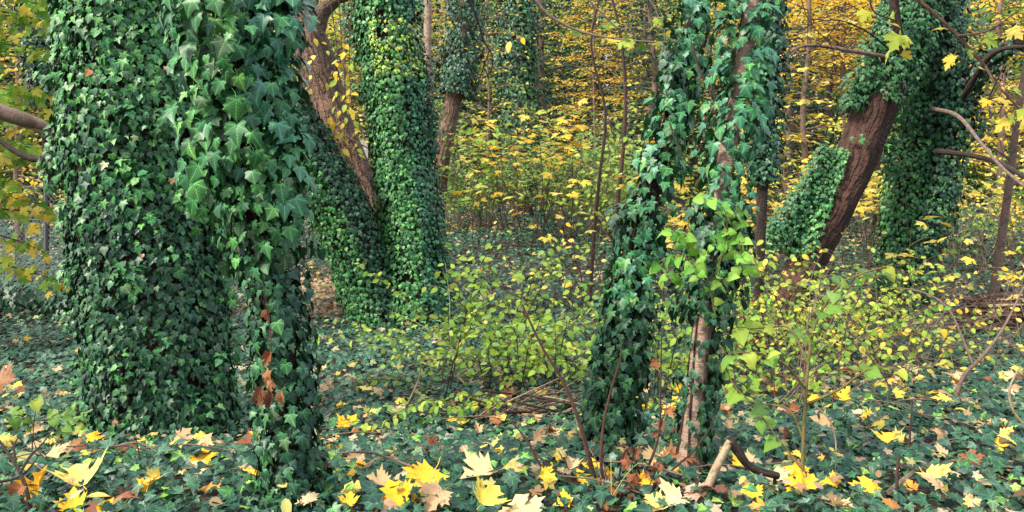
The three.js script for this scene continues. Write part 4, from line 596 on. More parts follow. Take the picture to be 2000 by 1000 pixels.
// the far wood, one mass: leaf sprays on slanting poles
{
  const o = thing('far_wood', 'far wood of yellow, green and brown foliage closing the background', 'wood', V(0, 0, -45)); o.userData.kind = 'stuff'; delete o.userData.category;
  const r = rng(601), q = new THREE.Quaternion(), e = new THREE.Euler(), leaves = [];
  for (let k = 0; k < 26; k++) { const g = KIND.far.geos[0].clone(), s = 0.16 + 0.12 * r(); e.set(r() * 1.6 - 0.8, r() * TAU, r() * 1.6 - 0.8); g.rotateX(-1.2); g.applyMatrix4(new M4().compose(V(r() - 0.5, (r() - 0.5) * 0.7, r() - 0.5).multiplyScalar(1.5), q.setFromEuler(e), V(s, s, s))); leaves.push(g); }
  const spray = mergeGeometries(leaves), mat = leafCopyMat('far'), N = 26000, im = new THREE.InstancedMesh(spray, mat, N); im.name = 'foliage'; im.userData.kind = 'stuff';
  const cols = { y: PAL.yellow, o: PAL.orange, g: PAL.green, l: PAL.yellowGreen, d: PAL.ivyDark, b: PAL.brownLitter };
  for (let k = 0; k < N; k++) {
    const d = 27 + 34 * Math.pow(r(), 0.8), x = (r() * 2 - 1) * d * 0.78, h = Math.pow(r(), 1.1) * (d * 0.25 + 0.8), y = ground(x, -d) + h, n1 = fbm(x * 0.22 + 30, h * 0.3 + d * 0.12), n2 = vn(x * 0.35 + 70, h * 0.4 + d * 0.2);
    const hi = h / (d * 0.26), key = r() < 0.2 ? 'b' : n1 > 0.53 ? 'd' : n2 > 0.8 ? 'o' : n2 > 0.66 ? 'y' : n2 > 0.42 ? (r() < 0.45 ? 'l' : 'g') : (r() < 0.6 ? 'g' : 'd'), c = cols[key][Math.floor(r() * cols[key].length)], s = 0.55 + 0.65 * r();
    e.set((r() - 0.5) * 0.6, r() * TAU, (r() - 0.5) * 0.6); im.setMatrixAt(k, mm.compose(V(x, y, -d + 45), q.setFromEuler(e), V(s, s, s))); const j = (0.7 + 0.5 * r()) * 1.5; im.setColorAt(k, cc.setRGB(Math.min(1, c[0] * j), Math.min(1, c[1] * j), Math.min(1, c[2] * j)));
  }
  o.add(im);
  const poles = []; for (let k = 0; k < 14; k++) { const d = 38 + 26 * r(), x = (r() * 2 - 1) * d * 0.75, b = ground(x, -d), l = (r() - 0.5) * 2, rr = 0.05 + 0.16 * r() * r(); poles.push(tube(path([[V(x, b - 0.2, -d), rr], [V(x + l * 0.4, b + 7, -d), rr * 0.8], [V(x + l, b + 15, -d), rr * 0.4]]), 6, 6, 0.06, k, false)); }
  for (let k = 0; k < 900; k++) { const d = 26 + 22 * r(), x = (r() * 2 - 1) * d * 0.7, y = ground(x, -d) + r() * d * 0.26, a = r() * TAU, L = 0.6 + 1.4 * r(), u = V(Math.cos(a) * L, (r() - 0.3) * L, Math.sin(a) * L * 0.5), p0 = V(x, y, -d); poles.push(tube(path([[p0, 0.018], [p0.clone().addScaledVector(u, 0.5).add(V(0, 0.1 * L, 0)), 0.012], [p0.clone().add(u), 0.005]]), 3, 3, 0, 1, false)); }
  part('trunks', mergeGeometries(poles), MB.black, o, 'stuff');
}

// ---------------------------------------------------------------- the ivy carpet
{
  const o = thing('ivy_carpet', 'carpet of dark glossy ivy covering the floor of the wood', 'ground cover', V(0, 0, -4)), r = rng(701), l = [], far = [], n = V(), tip = V();
  const bare = (x, d) => { const q = V(x, ground(x, -d), -d), px = pxOf(q), py = pyOf(q); return Math.exp(-((px - 635) ** 2 / 2200 + (py - 585) ** 2 / 900)) * 0.9 + (d > 10 ? 0.25 * fbm(x * 0.5 + 5, d * 0.5) : 0); };
  const lay = (list, d0, d1, per, s0, s1, pal, hi) => {
    const area = 0.66 * (d1 * d1 - d0 * d0), m = Math.round(area * per);
    for (let k = 0; k < m; k++) {
      const d = Math.sqrt(lerp(d0 * d0, d1 * d1, r())), x = (r() * 2 - 1) * d * 0.66; if (r() < bare(x, d)) continue;
      const y = ground(x, -d) + hi * (0.1 + 0.9 * r()) * (0.35 + 1.1 * fbm(x * 2.6, d * 2.6));
      n.set((r() - 0.5) * 1.3, 0.85, (r() - 0.5) * 1.3 + 0.25); const a = r() * TAU; tip.set(Math.cos(a), -0.2, Math.sin(a) + 0.5);
      leaf(list, r, typeof pal === 'string' ? pal : pal(x, d, r), V(x, y, -d), n, tip, lerp(s0, s1, r() * r()), y > 0.1 ? 1 : 0.6);
    }
  };
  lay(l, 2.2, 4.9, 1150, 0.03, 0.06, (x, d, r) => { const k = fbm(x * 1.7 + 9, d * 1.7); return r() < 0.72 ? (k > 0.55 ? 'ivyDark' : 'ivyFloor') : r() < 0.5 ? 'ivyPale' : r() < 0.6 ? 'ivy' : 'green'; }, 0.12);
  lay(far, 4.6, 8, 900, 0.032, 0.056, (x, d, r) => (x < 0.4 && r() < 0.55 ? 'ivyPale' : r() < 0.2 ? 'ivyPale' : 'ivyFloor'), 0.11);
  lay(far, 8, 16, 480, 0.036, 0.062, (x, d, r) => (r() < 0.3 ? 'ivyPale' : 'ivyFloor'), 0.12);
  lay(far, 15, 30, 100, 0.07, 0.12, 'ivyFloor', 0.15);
  for (const [px, py, R, m] of [[575, 940, 0.22, 150], [1190, 900, 0.16, 80], [325, 868, 0.5, 0]]) ivyClump(l, px, onGround(px, py).add(V(0, 0.05, 0)), [R, 0.08], m, 0.06, 'ivyFloor');
  const head = l.sort((a, b) => b.score - a.score).splice(0, 300);
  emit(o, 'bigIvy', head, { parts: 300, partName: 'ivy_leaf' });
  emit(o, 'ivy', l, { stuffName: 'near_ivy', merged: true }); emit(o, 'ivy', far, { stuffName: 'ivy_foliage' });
}
// ---------------------------------------------------------------- fallen leaves
const fallenMat = (c) => leafMat('fallen', c);
function fallenLeaf(name, label, p, size, c, variant, yaw, tiltX, tiltZ, group, wide = 1, kind = 'fallen') {
  const o = mesh(numbered(name), KIND[kind].geos[variant % KIND[kind].geos.length], leafMat(kind, c), scene);
  o.position.copy(p); o.scale.set(size * wide, size, size); o.rotation.set(-Math.PI / 2 + tiltX, tiltZ, yaw, 'YXZ'); o.rotation.order = 'YXZ';
  const q = new THREE.Quaternion().setFromEuler(new THREE.Euler(tiltX, 0, tiltZ)).multiply(new THREE.Quaternion().setFromAxisAngle(UP, yaw)).multiply(new THREE.Quaternion().setFromAxisAngle(V(1, 0, 0), -Math.PI / 2)); o.quaternion.copy(q); o.position.add(V(0, -0.38 * size, 0).applyQuaternion(q));
  tag(o, label, 'fallen leaf', group); return o;
}
const Y1 = [0.8, 0.5, 0.04], Y2 = [0.78, 0.42, 0.02], Y3 = [0.8, 0.6, 0.16], CR = [0.7, 0.54, 0.28], BF = [0.58, 0.42, 0.26], OR = [0.6, 0.3, 0.06], PK = [0.5, 0.32, 0.25], BR = [0.34, 0.16, 0.05];
[[832, 942, 84, Y1, 0, 2.6, 1.0, -0.2, 'large bright yellow maple leaf tilted up with its stalk showing, centre foreground', 1],
 [772, 975, 70, Y2, 1, 0.4, 0.9, 0.2, 'golden maple leaf partly under an ivy leaf, left of the large bright yellow one', 1],
 [158, 936, 86, Y3, 1, 0.6, 0.25, 0.1, 'pale yellow spiky maple leaf lying flat right of the golden folded one at lower left', 1],
 [77, 948, 72, Y2, 4, 0.1, 1.3, 0.3, 'golden maple leaf standing folded beside the dark twig at the left edge', 0.6],
 [147, 985, 56, Y1, 1, 0.3, 1.1, 0, 'bright yellow maple leaf standing at the bottom left corner', 0.9],
 [200, 996, 56, Y2, 0, -0.3, 0.7, 0.1, 'golden maple leaf cut by the bottom edge left of centre', 1],
 [392, 893, 50, Y2, 0, 0.2, 0.7, 0, 'golden yellow maple leaf below the foot of the massive ivy trunk', 1],
 [397, 868, 40, CR, 2, 1, 1.0, 0.3, 'curled cream leaf standing just above the golden yellow one by the massive trunk', 0.8],
 [375, 916, 62, CR, 3, 2, 0.3, 0, 'flat cream maple leaf just below the golden yellow one by the massive trunk', 1],
 [293, 948, 44, Y1, 4, -0.2, 0.9, 0.5, 'folded bright yellow maple leaf between cream leaves at lower left', 0.7],
 [412, 944, 40, OR, 2, 0.4, 0.6, 0.3, 'curled orange-brown maple leaf right of the folded bright yellow one', 1],
 [683, 832, 44, Y2, 1, -0.5, 0.6, 0.2, 'golden maple leaf on the ivy crest right of the nearest stem', 1],
 [643, 879, 30, Y1, 4, 0.2, 1.2, 0.2, 'narrow yellow leaf standing upright close right of the nearest stem', 0.6],
 [667, 882, 34, Y2, 4, -0.2, 1.2, 0.3, 'narrow golden leaf standing upright, second right of the nearest stem', 0.6],
 [686, 950, 44, Y3, 2, 0.8, 0.6, 0, 'pale yellow curled maple leaf right of the foot of the nearest stem', 1],
 [683, 980, 34, Y1, 1, 0, 0.9, 0, 'small bright yellow maple leaf cut by an ivy leaf at the bottom', 1],
 [702, 918, 46, Y2, 0, 1.8, 0.4, 0.1, 'flat golden leaf among brown ones right of the nearest stem', 1],
 [968, 880, 80, Y3, 3, 0.5, 0.35, 0, 'pale yellow maple leaf lying wide on the crest left of the thin red-brown stem', 1],
 [940, 932, 86, CR, 1, 2.2, 0.25, 0, 'broad cream maple leaf lying flat right of the large bright yellow one', 1],
 [1078, 893, 46, Y2, 0, -0.4, 0.6, 0.3, 'golden maple leaf behind the thin red-brown stems', 1],
 [1160, 926, 70, Y2, 3, 0.1, 1.1, -0.1, 'large orange-golden maple leaf standing behind the thin red-brown stems', 1],
 [1018, 985, 78, CR, 2, 0.3, 0.8, 0.1, 'large buff maple leaf upright at the bottom edge left of the dead stalks', 1],
 [1127, 855, 34, Y2, 1, 1, 0.9, 0.2, 'yellow leaf beside the slim ivy stem above the crest', 1],
 [1310, 982, 66, CR, 4, 1.8, 0.5, 0.1, 'cream leaf at the bottom edge right of the dead stalks', 1],
 [1468, 958, 42, Y1, 0, 0.3, 0.8, 0, 'bright yellow maple leaf right of the bent stick', 1],
 [1484, 988, 40, OR, 2, 1.3, 0.8, 0, 'buff-orange leaf at the bottom edge below the bright yellow one by the bent stick', 0.7],
 [1443, 908, 30, Y1, 1, 2, 0.8, 0.2, 'yellow maple leaf beneath the bent stick', 1],
 [1552, 948, 44, Y2, 0, 0.8, 0.8, 0.2, 'golden leaf just left of the foot of the thin sapling', 1],
 [1580, 944, 40, Y1, 1, -0.6, 0.8, -0.2, 'bright yellow leaf just right of the foot of the thin sapling', 1],
 [1692, 948, 50, Y1, 3, -0.2, 0.7, 0, 'bright yellow maple leaf left of the dark sticks at lower right', 1],
 [1750, 862, 36, Y3, 1, 1.2, 0.5, 0.1, 'pale yellow maple leaf lying on the ivy right of the thin sapling', 1],
 [1948, 868, 34, Y1, 0, -0.5, 0.8, 0.3, 'yellow leaf on the ivy near the right edge', 1],
 [1780, 948, 32, OR, 2, 0, 1, 0, 'curled orange-brown leaf among the dark sticks at lower right', 0.8],
 [1835, 892, 40, BF, 4, 1.4, 0.4, 0, 'folded beige leaf on the ivy above the dark sticks', 0.7],
 [1357, 958, 48, PK, 2, 0.6, 0.7, 0.1, 'pinkish brown maple leaf at the foot of the pale slender trunk', 1],
 [1738, 988, 36, BR, 3, 0.4, 0.7, 0, 'ochre brown leaf at the bottom edge among the dark sticks', 1],
 [1622, 945, 38, Y2, 4, 0.9, 0.6, 0.2, 'golden folded leaf on the ivy right of the thin sapling', 0.8],
 [1275, 985, 40, Y3, 1, 0.6, 0.5, 0.1, 'pale yellow leaf in front of the dead stalks', 1],
 [1100, 985, 44, Y1, 4, 1.2, 0.6, 0.3, 'lemon yellow leaf at the bottom left of the dead stalks', 0.8],
 [600, 975, 40, BF, 3, 0.6, 0.6, 0, 'beige leaf at the bottom below the nearest stem', 1],
].forEach(([px, py, w, c, v, yaw, tx, tz, label, wide]) => { const p = onGround(px, py, 0.085), d = -p.z, s = w / FOCAL * d * 0.82; tx *= 0.8; tz *= 0.9; fallenLeaf('maple_leaf', label, p, s, c, v, yaw, tx, tz, null, wide); });
{ // the near, half-shown brown leaf at the left edge
  fallenLeaf('maple_leaf', 'large curled brown dead leaf hanging at the left edge before the ivy', P(0, 735, 2.3), 0.075, [0.3, 0.15, 0.08], 2, 0.8, 1.2, 0.4, null, 0.8);
}
{ // countable small ones, then the litter nobody could count
  const r = rng(801), sorts = [['maple_leaf', 'small yellow maple leaf', 'small yellow leaves', PAL.yellow, 'fallen'], ['maple_leaf', 'small beige maple leaf', 'small beige leaves', PAL.buff, 'fallen'], ['brown_leaf', 'small rusty brown leaf', 'small rusty leaves', PAL.rust, 'fallen'], ['oval_leaf', 'small oval pale leaf', 'small oval leaves', [[0.6, 0.5, 0.14], [0.5, 0.46, 0.16], [0.66, 0.56, 0.3]], 'oval']];
  for (let k = 0; k < 320; k++) {
    const d = Math.sqrt(lerp(2.35 ** 2, 5.6 ** 2, r())), x = (r() * 2 - 1) * d * 0.6, t = r(), [name, label, group, pal, kind] = sorts[t < 0.25 ? 0 : t < 0.6 ? 1 : t < 0.75 ? 2 : 3];
    if (Math.abs(x + 1.8) < 0.45 && d > 4.1) continue;
    const px = 1000 + x / d * FOCAL, zone = px < 470 ? 'below the massive ivy trunk' : px < 720 ? 'round the foot of the nearest stem' : px < 1110 ? 'in the middle of the carpet' : px < 1450 ? 'round the dead stalks and slim stems' : px < 1720 ? 'round the thin sapling' : 'at the lower right', rank = d < 3.3 ? 'at the front' : d < 4.2 ? 'on the crest' : 'behind the crest';
    fallenLeaf(name, `${label} ${zone}, ${rank}`, put(x, d, 0.08 + 0.05 * r()), (kind === 'oval' ? 0.03 : 0.042) + 0.045 * r(), pal[Math.floor(r() * pal.length)], Math.floor(r() * 5), r() * TAU, 0.35 + (r() - 0.5) * 1.1, (r() - 0.5) * 0.9, `${group} ${zone}, ${rank}`, 0.7 + 0.4 * r(), kind);
  }
  const o = thing('leaf_litter', 'scattered small yellow and buff leaves over the ivy farther back', 'leaf litter', V(0, 0, -12)), l = [], lb = []; o.userData.kind = 'stuff'; delete o.userData.category;
  const scatter = (list, d0, d1, m, s, pal, hi, ok) => { for (let k = 0; k < m; k++) { const d = Math.sqrt(lerp(d0 * d0, d1 * d1, r())), x = (r() * 2 - 1) * d * 0.64; if (r() > 0.15 + 1.5 * smoothstep(fbm(x * 0.9 + 50, d * 0.9), 0.35, 0.7)) continue; const a = r() * TAU; leaf(list, r, pal, put(x, d, hi * (0.5 + 0.6 * r())), V((r() - 0.5) * 1.2, 1, (r() - 0.5) * 1.2 + 0.3), V(Math.cos(a), 0, Math.sin(a)), s * (0.6 + 0.8 * r())); } };
  scatter(l, 2.4, 6, 700, 0.028, 'litter', 0.12); scatter(l, 5.6, 9, 1100, 0.038, 'litter', 0.12); scatter(l, 9, 16, 3600, 0.048, 'litter', 0.12); scatter(l, 15, 30, 3500, 0.075, 'litter', 0.15);
  emit(o, 'farMaple', l, { stuffName: 'yellow_litter' });
  for (let k = 0; k < 1300; k++) { const p = onGround(635 + (r() + r() - 1) * 95, 585 + (r() + r() - 1) * 50), a = r() * TAU; p.y += 0.02 + 0.05 * r(); leaf(lb, r, 'brownLitter', p, V((r() - 0.5) * 1.2, 1, (r() - 0.5) * 1.2 + 0.3), V(Math.cos(a), 0, Math.sin(a)), 0.05 + 0.05 * r()); }
  scatter(lb, 5, 26, 4200, 0.05, 'brownLitter', 0.12); scatter(lb, 2.4, 5.5, 1100, 0.035, 'brownLitter', 0.11);
  emit(o, 'oval', lb, { stuffName: 'brown_litter' });
  const tw = []; for (let k = 0; k < 520; k++) { const d = Math.sqrt(lerp(2.5 ** 2, 13 ** 2, r())), q = put((r() * 2 - 1) * d * 0.62, d, 0.06 + 0.07 * r()), a = r() * TAU, L = 0.06 + 0.2 * r(), u = V(Math.cos(a) * L, (r() - 0.4) * 0.3 * L, Math.sin(a) * L), R = 0.0015 + 0.003 * r(); tw.push(tube(path([[q.clone().sub(u), R], [q.clone().add(V(0, 0.12 * L, 0)), R], [q.clone().add(u), R * 0.4]]), 4, 4, 0, 1, false)); }
  part('fallen_twigs', mergeGeometries(tw), MB.greyTwig, o, 'stuff');
}

// ---------------------------------------------------------------- near twigs, stalks and sticks
const at = (a) => a.map(([x, y, d]) => P(x, y, d));
function sprig(name, label, cat, lines, mat, w, g, seed) {         // lines: polylines [px, py, d]; g: leaves, or nothing
  const o = thing(name, label, cat, P(...lines[0][0])), roots = lines.map((a, i) => ({ p: path(a.map(([x, y, d], k) => [P(x, y, d), w * (i ? 0.65 : 1) * (1 - 0.65 * k / (a.length - 1))])), bare: !g, from: g?.leafFrom, segs: 14, sides: 6 }));
  return grow(o, seed, roots, { wood: mat, woodName: 'stem', flat: 0.45, droop: 0.4, ...(g ?? {}) });
}
sprig('sapling', 'thin dark sapling with pale green leaves standing in the right foreground', 'sapling', [[[1566, 990, 2.8], [1568, 900, 2.8], [1572, 800, 2.8], [1580, 700, 2.8], [1590, 640, 2.8], [1615, 590, 2.78], [1650, 548, 2.76], [1740, 518, 2.72]], [[1574, 760, 2.8], [1530, 710, 2.75], [1480, 690, 2.7], [1430, 690, 2.65]], [[1578, 710, 2.8], [1540, 640, 2.85], [1500, 640, 2.9], [1440, 645, 2.95]], [[1575, 790, 2.8], [1640, 760, 2.75], [1700, 720, 2.7], [1760, 720, 2.66]], [[1570, 860, 2.8], [1540, 800, 2.86], [1460, 780, 2.9], [1400, 700, 2.95]], [[1566, 915, 2.8], [1530, 870, 2.84], [1470, 790, 2.9]]], MB.greenTwig, 0.0075, { kind: 'heart', pals: (q, r) => (r() < 0.6 ? 'lime' : 'green'), size: 0.055, gap: 0.05, twigGap: 0.13, twigLen: 0.1, leafFrom: 0.45, parts: 200, twigR: 0.0015 }, 901);
sprig('red_stem', 'tall thin red-brown stem leaning left in the centre foreground', 'stem', [[[1168, 975, 2.72], [1152, 900, 2.72], [1130, 820, 2.74], [1100, 745, 2.78], [1060, 680, 2.8], [1020, 595, 2.84]]], MB.redTwig, 0.009, null, 902);
sprig('red_stem', 'thin dark stem rising before the slim ivy stem', 'stem', [[[1176, 975, 2.7], [1174, 900, 2.72], [1180, 820, 2.76], [1200, 740, 2.8], [1212, 700, 2.82], [1214, 660, 2.84]]], MB.redTwig, 0.006, null, 903);
sprig('brown_twig', 'forked brown twig sprawling left along the ivy in the centre foreground', 'twig', [[[1165, 975, 2.68], [1140, 950, 2.68], [1080, 935, 2.7], [1050, 900, 2.7], [1030, 860, 2.72], [1000, 825, 2.74]], [[1130, 962, 2.66], [1100, 930, 2.68], [1050, 890, 2.7], [1005, 828, 2.8], [965, 780, 2.9]], [[1120, 980, 2.62], [1080, 965, 2.64], [1050, 925, 2.68]], [[1130, 945, 2.69], [1105, 905, 2.7], [1090, 880, 2.71]]], MB.redTwig, 0.006, null, 904);
sprig('dead_stalk', 'dark upright stalk with curled rusty leaves left of the pale slender trunk', 'stalk', [[[1230, 990, 2.66], [1250, 940, 2.68], [1275, 890, 2.7], [1288, 840, 2.72], [1290, 770, 2.74], [1292, 650, 2.8]], [[1252, 935, 2.68], [1240, 890, 2.66], [1244, 870, 2.65]]], MB.redTwig, 0.006, { kind: 'fallen', pal: 'rust', size: 0.028, gap: 0.1, twigGap: 0.3, twigLen: 0.06, leafFrom: 0.05, droop: 1.6, flat: 0.2, parts: 60, min: 0 }, 905);
sprig('dead_stalk', 'cluster of short dark stalks with rusty curled leaves at the bottom centre', 'stalk', [[[1215, 990, 2.62], [1210, 930, 2.64], [1220, 885, 2.66], [1238, 868, 2.66]], [[1240, 985, 2.62], [1232, 930, 2.63], [1242, 860, 2.64]], [[1250, 990, 2.6], [1270, 945, 2.62], [1290, 900, 2.63]], [[1190, 985, 2.63], [1180, 940, 2.64], [1190, 905, 2.65]], [[1205, 985, 2.6], [1222, 945, 2.6], [1238, 910, 2.6]]], MB.dark, 0.004, { kind: 'fallen', pal: 'rust', size: 0.028, gap: 0.05, twigGap: 0.14, twigLen: 0.05, leafFrom: 0.05, droop: 1.3, flat: 0.2, parts: 120, min: 0 }, 906);
sprig('brown_twig', 'thin dark twig slanting up from the dead stalks to the pale slender trunk', 'twig', [[[1265, 958, 2.7], [1310, 920, 2.72], [1355, 880, 2.75], [1390, 830, 2.78], [1400, 800, 2.8]]], MB.redTwig, 0.004, null, 907);
sprig('grass_stalk', 'straight pale green stalk in the centre foreground', 'stalk', [[[1195, 995, 2.6], [1194, 950, 2.6], [1193, 895, 2.62]], [[1192, 975, 2.6], [1205, 955, 2.6], [1225, 925, 2.6], [1275, 880, 2.64]]], new THREE.MeshStandardMaterial({ color: new THREE.Color().setRGB(0.3, 0.36, 0.06), roughness: 0.7 }), 0.0025, null, 908);
sprig('bare_twig', 'brown twig at the bottom left corner with thin side shoots', 'twig', [[[62, 1010, 2.6], [50, 950, 2.62], [35, 915, 2.64], [0, 862, 2.68], [-40, 810, 2.7]], [[38, 925, 2.63], [60, 890, 2.66], [80, 870, 2.7], [110, 830, 2.75]], [[30, 905, 2.65], [28, 870, 2.68], [35, 855, 2.7]], [[-20, 945, 2.6], [40, 930, 2.64], [65, 905, 2.68], [75, 890, 2.7]]], MB.twig, 0.008, null, 909);
sprig('green_seedling', 'small seedling with bright green leaves before the ivy at the left', 'seedling', [[[62, 890, 3.6], [66, 830, 3.6], [74, 770, 3.6]], [[95, 890, 3.55], [100, 820, 3.55], [130, 800, 3.5]], [[72, 880, 3.6], [50, 820, 3.6], [35, 800, 3.6]], [[85, 900, 3.55], [120, 850, 3.5], [145, 810, 3.48]]], MB.twig, 0.003, { kind: 'heart', pal: 'green', size: 0.05, gap: 0.045, twigGap: 0.07, twigLen: 0.08, leafFrom: 0.35, parts: 120, pals: (q, r) => (r() < 0.75 ? 'green' : 'lime') }, 910);
sprig('bare_twig', 'short dark twig standing in the ivy below the massive trunk', 'twig', [[[277, 925, 3.0], [272, 890, 3.0], [265, 850, 3.02]]], MB.twig, 0.004, null, 911);
sprig('bare_twig', 'short broken twig at the bottom among cream leaves', 'twig', [[[250, 1000, 2.6], [245, 970, 2.62], [232, 950, 2.65]]], MB.redTwig, 0.005, null, 912);
{ // bent stick
  const o = thing('bent_stick', 'broken stick bent like a hairpin, half pale half dark, right of the pale slender trunk', 'stick', P(1425, 868, 2.65));
  part('pale_half', stick(at([[1376, 965, 2.62], [1398, 915, 2.63], [1426, 862, 2.65]]), 0.015, 0.012, 8, 12), MB.strawTwig, o);
  part('dark_half', stick(at([[1424, 860, 2.65], [1440, 880, 2.66], [1465, 912, 2.68], [1520, 930, 2.7]]), 0.017, 0.011, 8, 14), MB.dark, o);
}
const S = (name, label, pts, r0, r1, mat, group) => { const o = thing(name, label, 'stick', P(...pts[0]), group); part('wood', stick(at(pts), r0, r1, 7, 18), mat, o); return o; };
S('dead_branch', 'upright grey forked dead branch standing in the ivy at the right', [[1835, 865, 4.3], [1862, 790, 4.35], [1882, 735, 4.4], [1920, 695, 4.45], [1960, 640, 4.6], [2000, 560, 4.8]], 0.016, 0.005, MB.greyTwig);
S('dead_branch', 'thin grey branch arching left from the upright forked dead branch', [[1900, 712, 4.42], [1880, 660, 4.5], [1850, 600, 4.6], [1800, 570, 4.8], [1740, 560, 5]], 0.008, 0.003, MB.greyTwig);
S('brown_stick', 'slim upright brown stalk right of the thin sapling', [[1752, 1000, 2.7], [1752, 940, 2.7], [1755, 890, 2.72]], 0.006, 0.005, MB.twig);
S('brown_stick', 'upright thin reddish stalk in the ivy near the pale yellow leaf', [[1776, 890, 3.3], [1778, 840, 3.32], [1782, 780, 3.36]], 0.005, 0.003, MB.redTwig);
S('dark_stick', 'dark stick lying from the lower right centre toward the brown stalk', [[1640, 940, 2.85], [1680, 965, 2.8], [1715, 985, 2.75]], 0.01, 0.008, MB.dark);
S('dark_stick', 'long mauve-brown stick curving over the ivy at the lower right', [[1735, 965, 2.72], [1770, 935, 2.8], [1800, 915, 2.9], [1840, 908, 2.95], [1875, 899, 3.0], [1930, 915, 3.0], [1990, 935, 3.0]], 0.012, 0.004, MB.greyTwig);
S('dark_stick', 'thin stick crossing the long curved one at the lower right', [[1756, 905, 2.9], [1790, 918, 2.88], [1850, 918, 2.86], [1920, 925, 2.84], [2010, 950, 2.8]], 0.005, 0.002, MB.twig);
S('dark_stick', 'short dark stick at the bottom right beside the ochre leaf', [[1735, 990, 2.65], [1760, 975, 2.66], [1788, 962, 2.68]], 0.012, 0.01, MB.dark);
S('dark_stick', 'grey twig slanting down to the bottom right corner', [[1900, 930, 2.9], [1950, 960, 2.8], [2010, 1010, 2.7]], 0.004, 0.002, MB.greyTwig);
S('curved_root', 'curved piece of orange-brown bark arching over the twig pile', [[895, 832, 4.9], [905, 812, 4.9], [925, 804, 4.9], [950, 810, 4.9], [980, 826, 4.9]], 0.022, 0.016, MB.tan);
S('pale_shoot', 'pale arched shoot left of the low yellow-green shrub', [[778, 822, 4.9], [800, 780, 5], [818, 740, 5.1], [826, 705, 5.1], [845, 700, 5.1]], 0.006, 0.004, MB.strawTwig);
S('pale_shoot', 'pale curling vine loop behind the bent stick', [[1275, 830, 3.2], [1295, 822, 3.2], [1302, 805, 3.2], [1300, 780, 3.2]], 0.0035, 0.002, MB.strawTwig);
S('pale_shoot', 'pale curved vine at the right edge', [[2000, 830, 3.6], [1978, 800, 3.6], [1972, 760, 3.6], [1990, 720, 3.6]], 0.006, 0.004, MB.strawTwig);
S('pale_shoot', 'pale vine looping down right of the thin sapling', [[1590, 790, 3], [1620, 820, 3], [1632, 860, 3], [1630, 930, 2.95], [1615, 972, 2.85]], 0.0032, 0.002, MB.strawTwig);
{
  const o = thing('twig_pile', 'pile of fallen dark and grey twigs below the low yellow-green shrub', 'twig pile', onGround(1040, 850)), r = rng(951);
  for (let k = 0; k < 46; k++) { const a = onGround(1035 + (r() + r() - 1) * 130, 840 + (r() - 0.5) * 40), an = (r() - 0.5) * 2.4, L = 0.1 + 0.3 * r(), u = V(Math.cos(an), (r() - 0.4) * 0.9, Math.sin(an) * 0.6); a.y += 0.14 * r() + 0.04; part('twig', stick([a.clone().addScaledVector(u, -L), a.clone().add(V(0, (r() - 0.5) * 0.03, 0)), a.clone().addScaledVector(u, L)], 0.004 + 0.006 * r(), 0.002, 5, 6), [MB.greyTwig, MB.strawTwig, MB.twig, MB.greyTwig, MB.dark][k % 5], o); }
}
{
  const o = thing('wood_pile', 'heap of split reddish sticks at the right edge', 'wood pile', onGround(1965, 660)), r = rng(952), b = onGround(1965, 655);
  for (let k = 0; k < 110; k++) { const row = Math.floor(k / 14), y = b.y + 0.03 + row * 0.045 + 0.02 * r(), x = b.x - 0.1 + (r() - 0.3) * 0.5 + row * 0.04, z = b.z - 0.3 + r() * 0.6, L = 0.5 + 0.3 * r(), a = (r() - 0.5) * 0.3; part('split_stick', stick([V(x - L / 2, y, z - a * L), V(x, y + 0.015, z), V(x + L / 2, y + (r() - 0.5) * 0.06, z + a * L)], 0.01 + 0.012 * r(), 0.007, 6, 4), [MB.tan, MB.strawTwig, MB.tan, MB.redTwig][k % 4], o); }
}
// overhanging branches near the top
sprig('overhanging_branch', 'long bare grey branch crossing the top right corner before the ivy-draped tree', 'branch', [[[1770, -20, 3.4], [1850, 50, 3.4], [1920, 125, 3.4], [1960, 180, 3.4], [2020, 240, 3.4]], [[1925, 130, 3.4], [1950, 170, 3.3], [2010, 210, 3.2]], [[1870, 70, 3.4], [1930, 60, 3.3], [1990, 20, 3.2]], [[1950, 165, 3.4], [1930, 195, 3.3], [1960, 130, 3.2]]], MB.twig, 0.009, { kind: 'maple', pals: (q, r) => (r() < 0.55 ? 'yellowGreen' : 'yellow'), size: 0.05, gap: 0.09, twigGap: 0.2, twigLen: 0.16, leafFrom: 0.12, droop: 1.1, flat: 0.3, parts: 120, out: 0.02, bare: 0.2 }, 921);
sprig('overhanging_branch', 'dark twig dropping from the top with blurred yellow-green leaves left of the ivy-draped tree', 'branch', [[[1742, -30, 3.6], [1748, 20, 3.6], [1758, 60, 3.6], [1756, 100, 3.6]], [[1700, -30, 3.5], [1705, 20, 3.5], [1765, 45, 3.5]]], MB.dark, 0.009, { kind: 'maple', pal: 'yellowGreen', size: 0.065, gap: 0.09, twigGap: 0.2, twigLen: 0.12, leafFrom: 0.1, droop: 1, flat: 0.3, parts: 40, out: 0.02 }, 922);
sprig('overhanging_branch', 'thin bare branch arching across the top centre with pale green leaves', 'branch', [[[1040, -10, 5.6], [1070, 28, 5.6], [1130, 60, 5.6], [1200, 75, 5.5], [1285, 82, 5.4], [1340, 78, 5.3]], [[1130, -20, 5.5], [1180, 30, 5.5], [1210, 55, 5.5], [1280, 45, 5.4]], [[1260, -20, 5.4], [1285, 30, 5.4], [1300, 70, 5.4]]], MB.greyTwig, 0.011, { kind: 'maple', pals: (q, r) => (r() < 0.6 ? 'yellowGreen' : 'lime'), size: 0.075, gap: 0.1, twigGap: 0.22, twigLen: 0.28, leafFrom: 0.3, droop: 0.5, flat: 0.5, parts: 150, out: 0.03, bare: 0.15 }, 923);
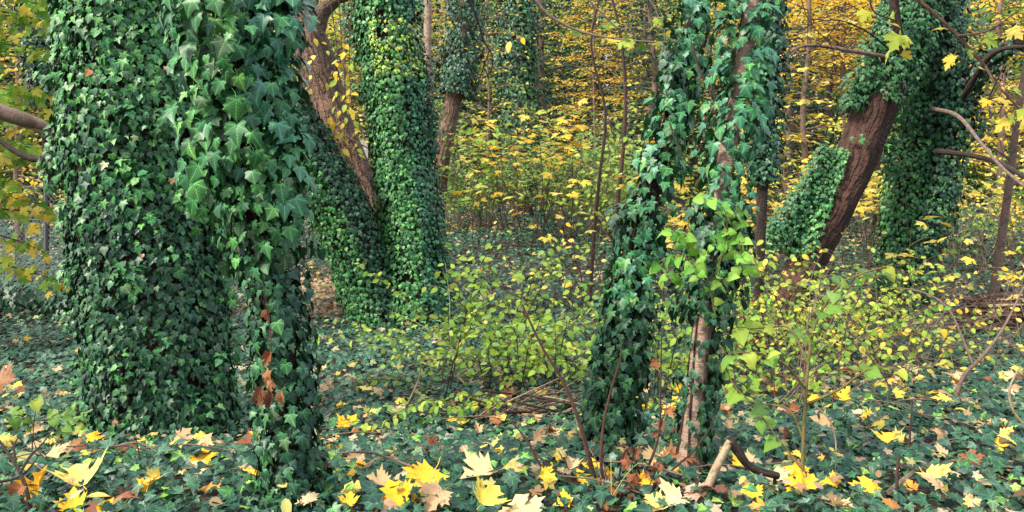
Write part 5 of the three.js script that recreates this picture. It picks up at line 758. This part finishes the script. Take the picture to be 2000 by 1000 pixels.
sprig('overhanging_branch', 'dark drooping twigs hanging at the top above the pale pinkish trunk', 'branch', [[[905, -20, 9], [930, 30, 9], [945, 80, 9], [962, 110, 9], [958, 140, 9], [935, 160, 9]], [[935, 40, 9], [925, 70, 9], [945, 100, 9], [910, 130, 9]], [[955, 100, 9], [945, 130, 9], [930, 170, 9]]], MB.black, 0.012, { kind: 'oval', pal: 'yellow', size: 0.07, gap: 0.3, twigGap: 0.25, twigLen: 0.4, bare: 0.8, parts: 20 }, 924);
sprig('overhanging_branch', 'twig with a few hanging pale yellow leaves at the top before the far ivy trunk', 'branch', [[[960, -20, 5], [990, 40, 5], [1010, 62, 5], [1022, 68, 5]], [[985, 30, 5], [992, 60, 5], [995, 72, 5]]], MB.twig, 0.005, { kind: 'oval', pal: 'yellow', size: 0.06, gap: 0.07, twigGap: 0.3, twigLen: 0.1, leafFrom: 0.55, droop: 1.6, flat: 0.2, parts: 40 }, 925);
sprig('hanging_twig', 'thin twig hanging before the slim ivy stem', 'twig', [[[1352, 90, 3.2], [1368, 140, 3.2], [1385, 175, 3.2], [1408, 195, 3.2]], [[1308, 240, 3.15], [1325, 290, 3.15], [1350, 330, 3.15], [1370, 355, 3.15]]], MB.twig, 0.005, null, 926);

sprig('bare_twig', 'net of dark bare twigs before the golden beech left of the leaning red-brown trunk', 'twig', [[[1735, 95, 8.2], [1690, 60, 8], [1640, 40, 7.9], [1590, 45, 7.8], [1550, 70, 7.8]], [[1720, 40, 8], [1660, 10, 8], [1610, -20, 8]], [[1690, 60, 8], [1660, 90, 7.9], [1620, 130, 7.9], [1580, 190, 7.9]], [[1640, 40, 7.9], [1600, 90, 7.8], [1540, 130, 7.8], [1510, 190, 7.8]], [[1560, -20, 7.9], [1580, 40, 7.9], [1630, 90, 7.9], [1700, 130, 8]]], MB.dark, 0.009, { kind: 'oval', pal: 'yellow', size: 0.05, gap: 0.5, twigGap: 0.09, twigLen: 0.4, leafFrom: 0.1, bare: 0.8, parts: 20, flat: 0.3, twigR: 0.003 }, 927);

renderer.render(scene, camera);
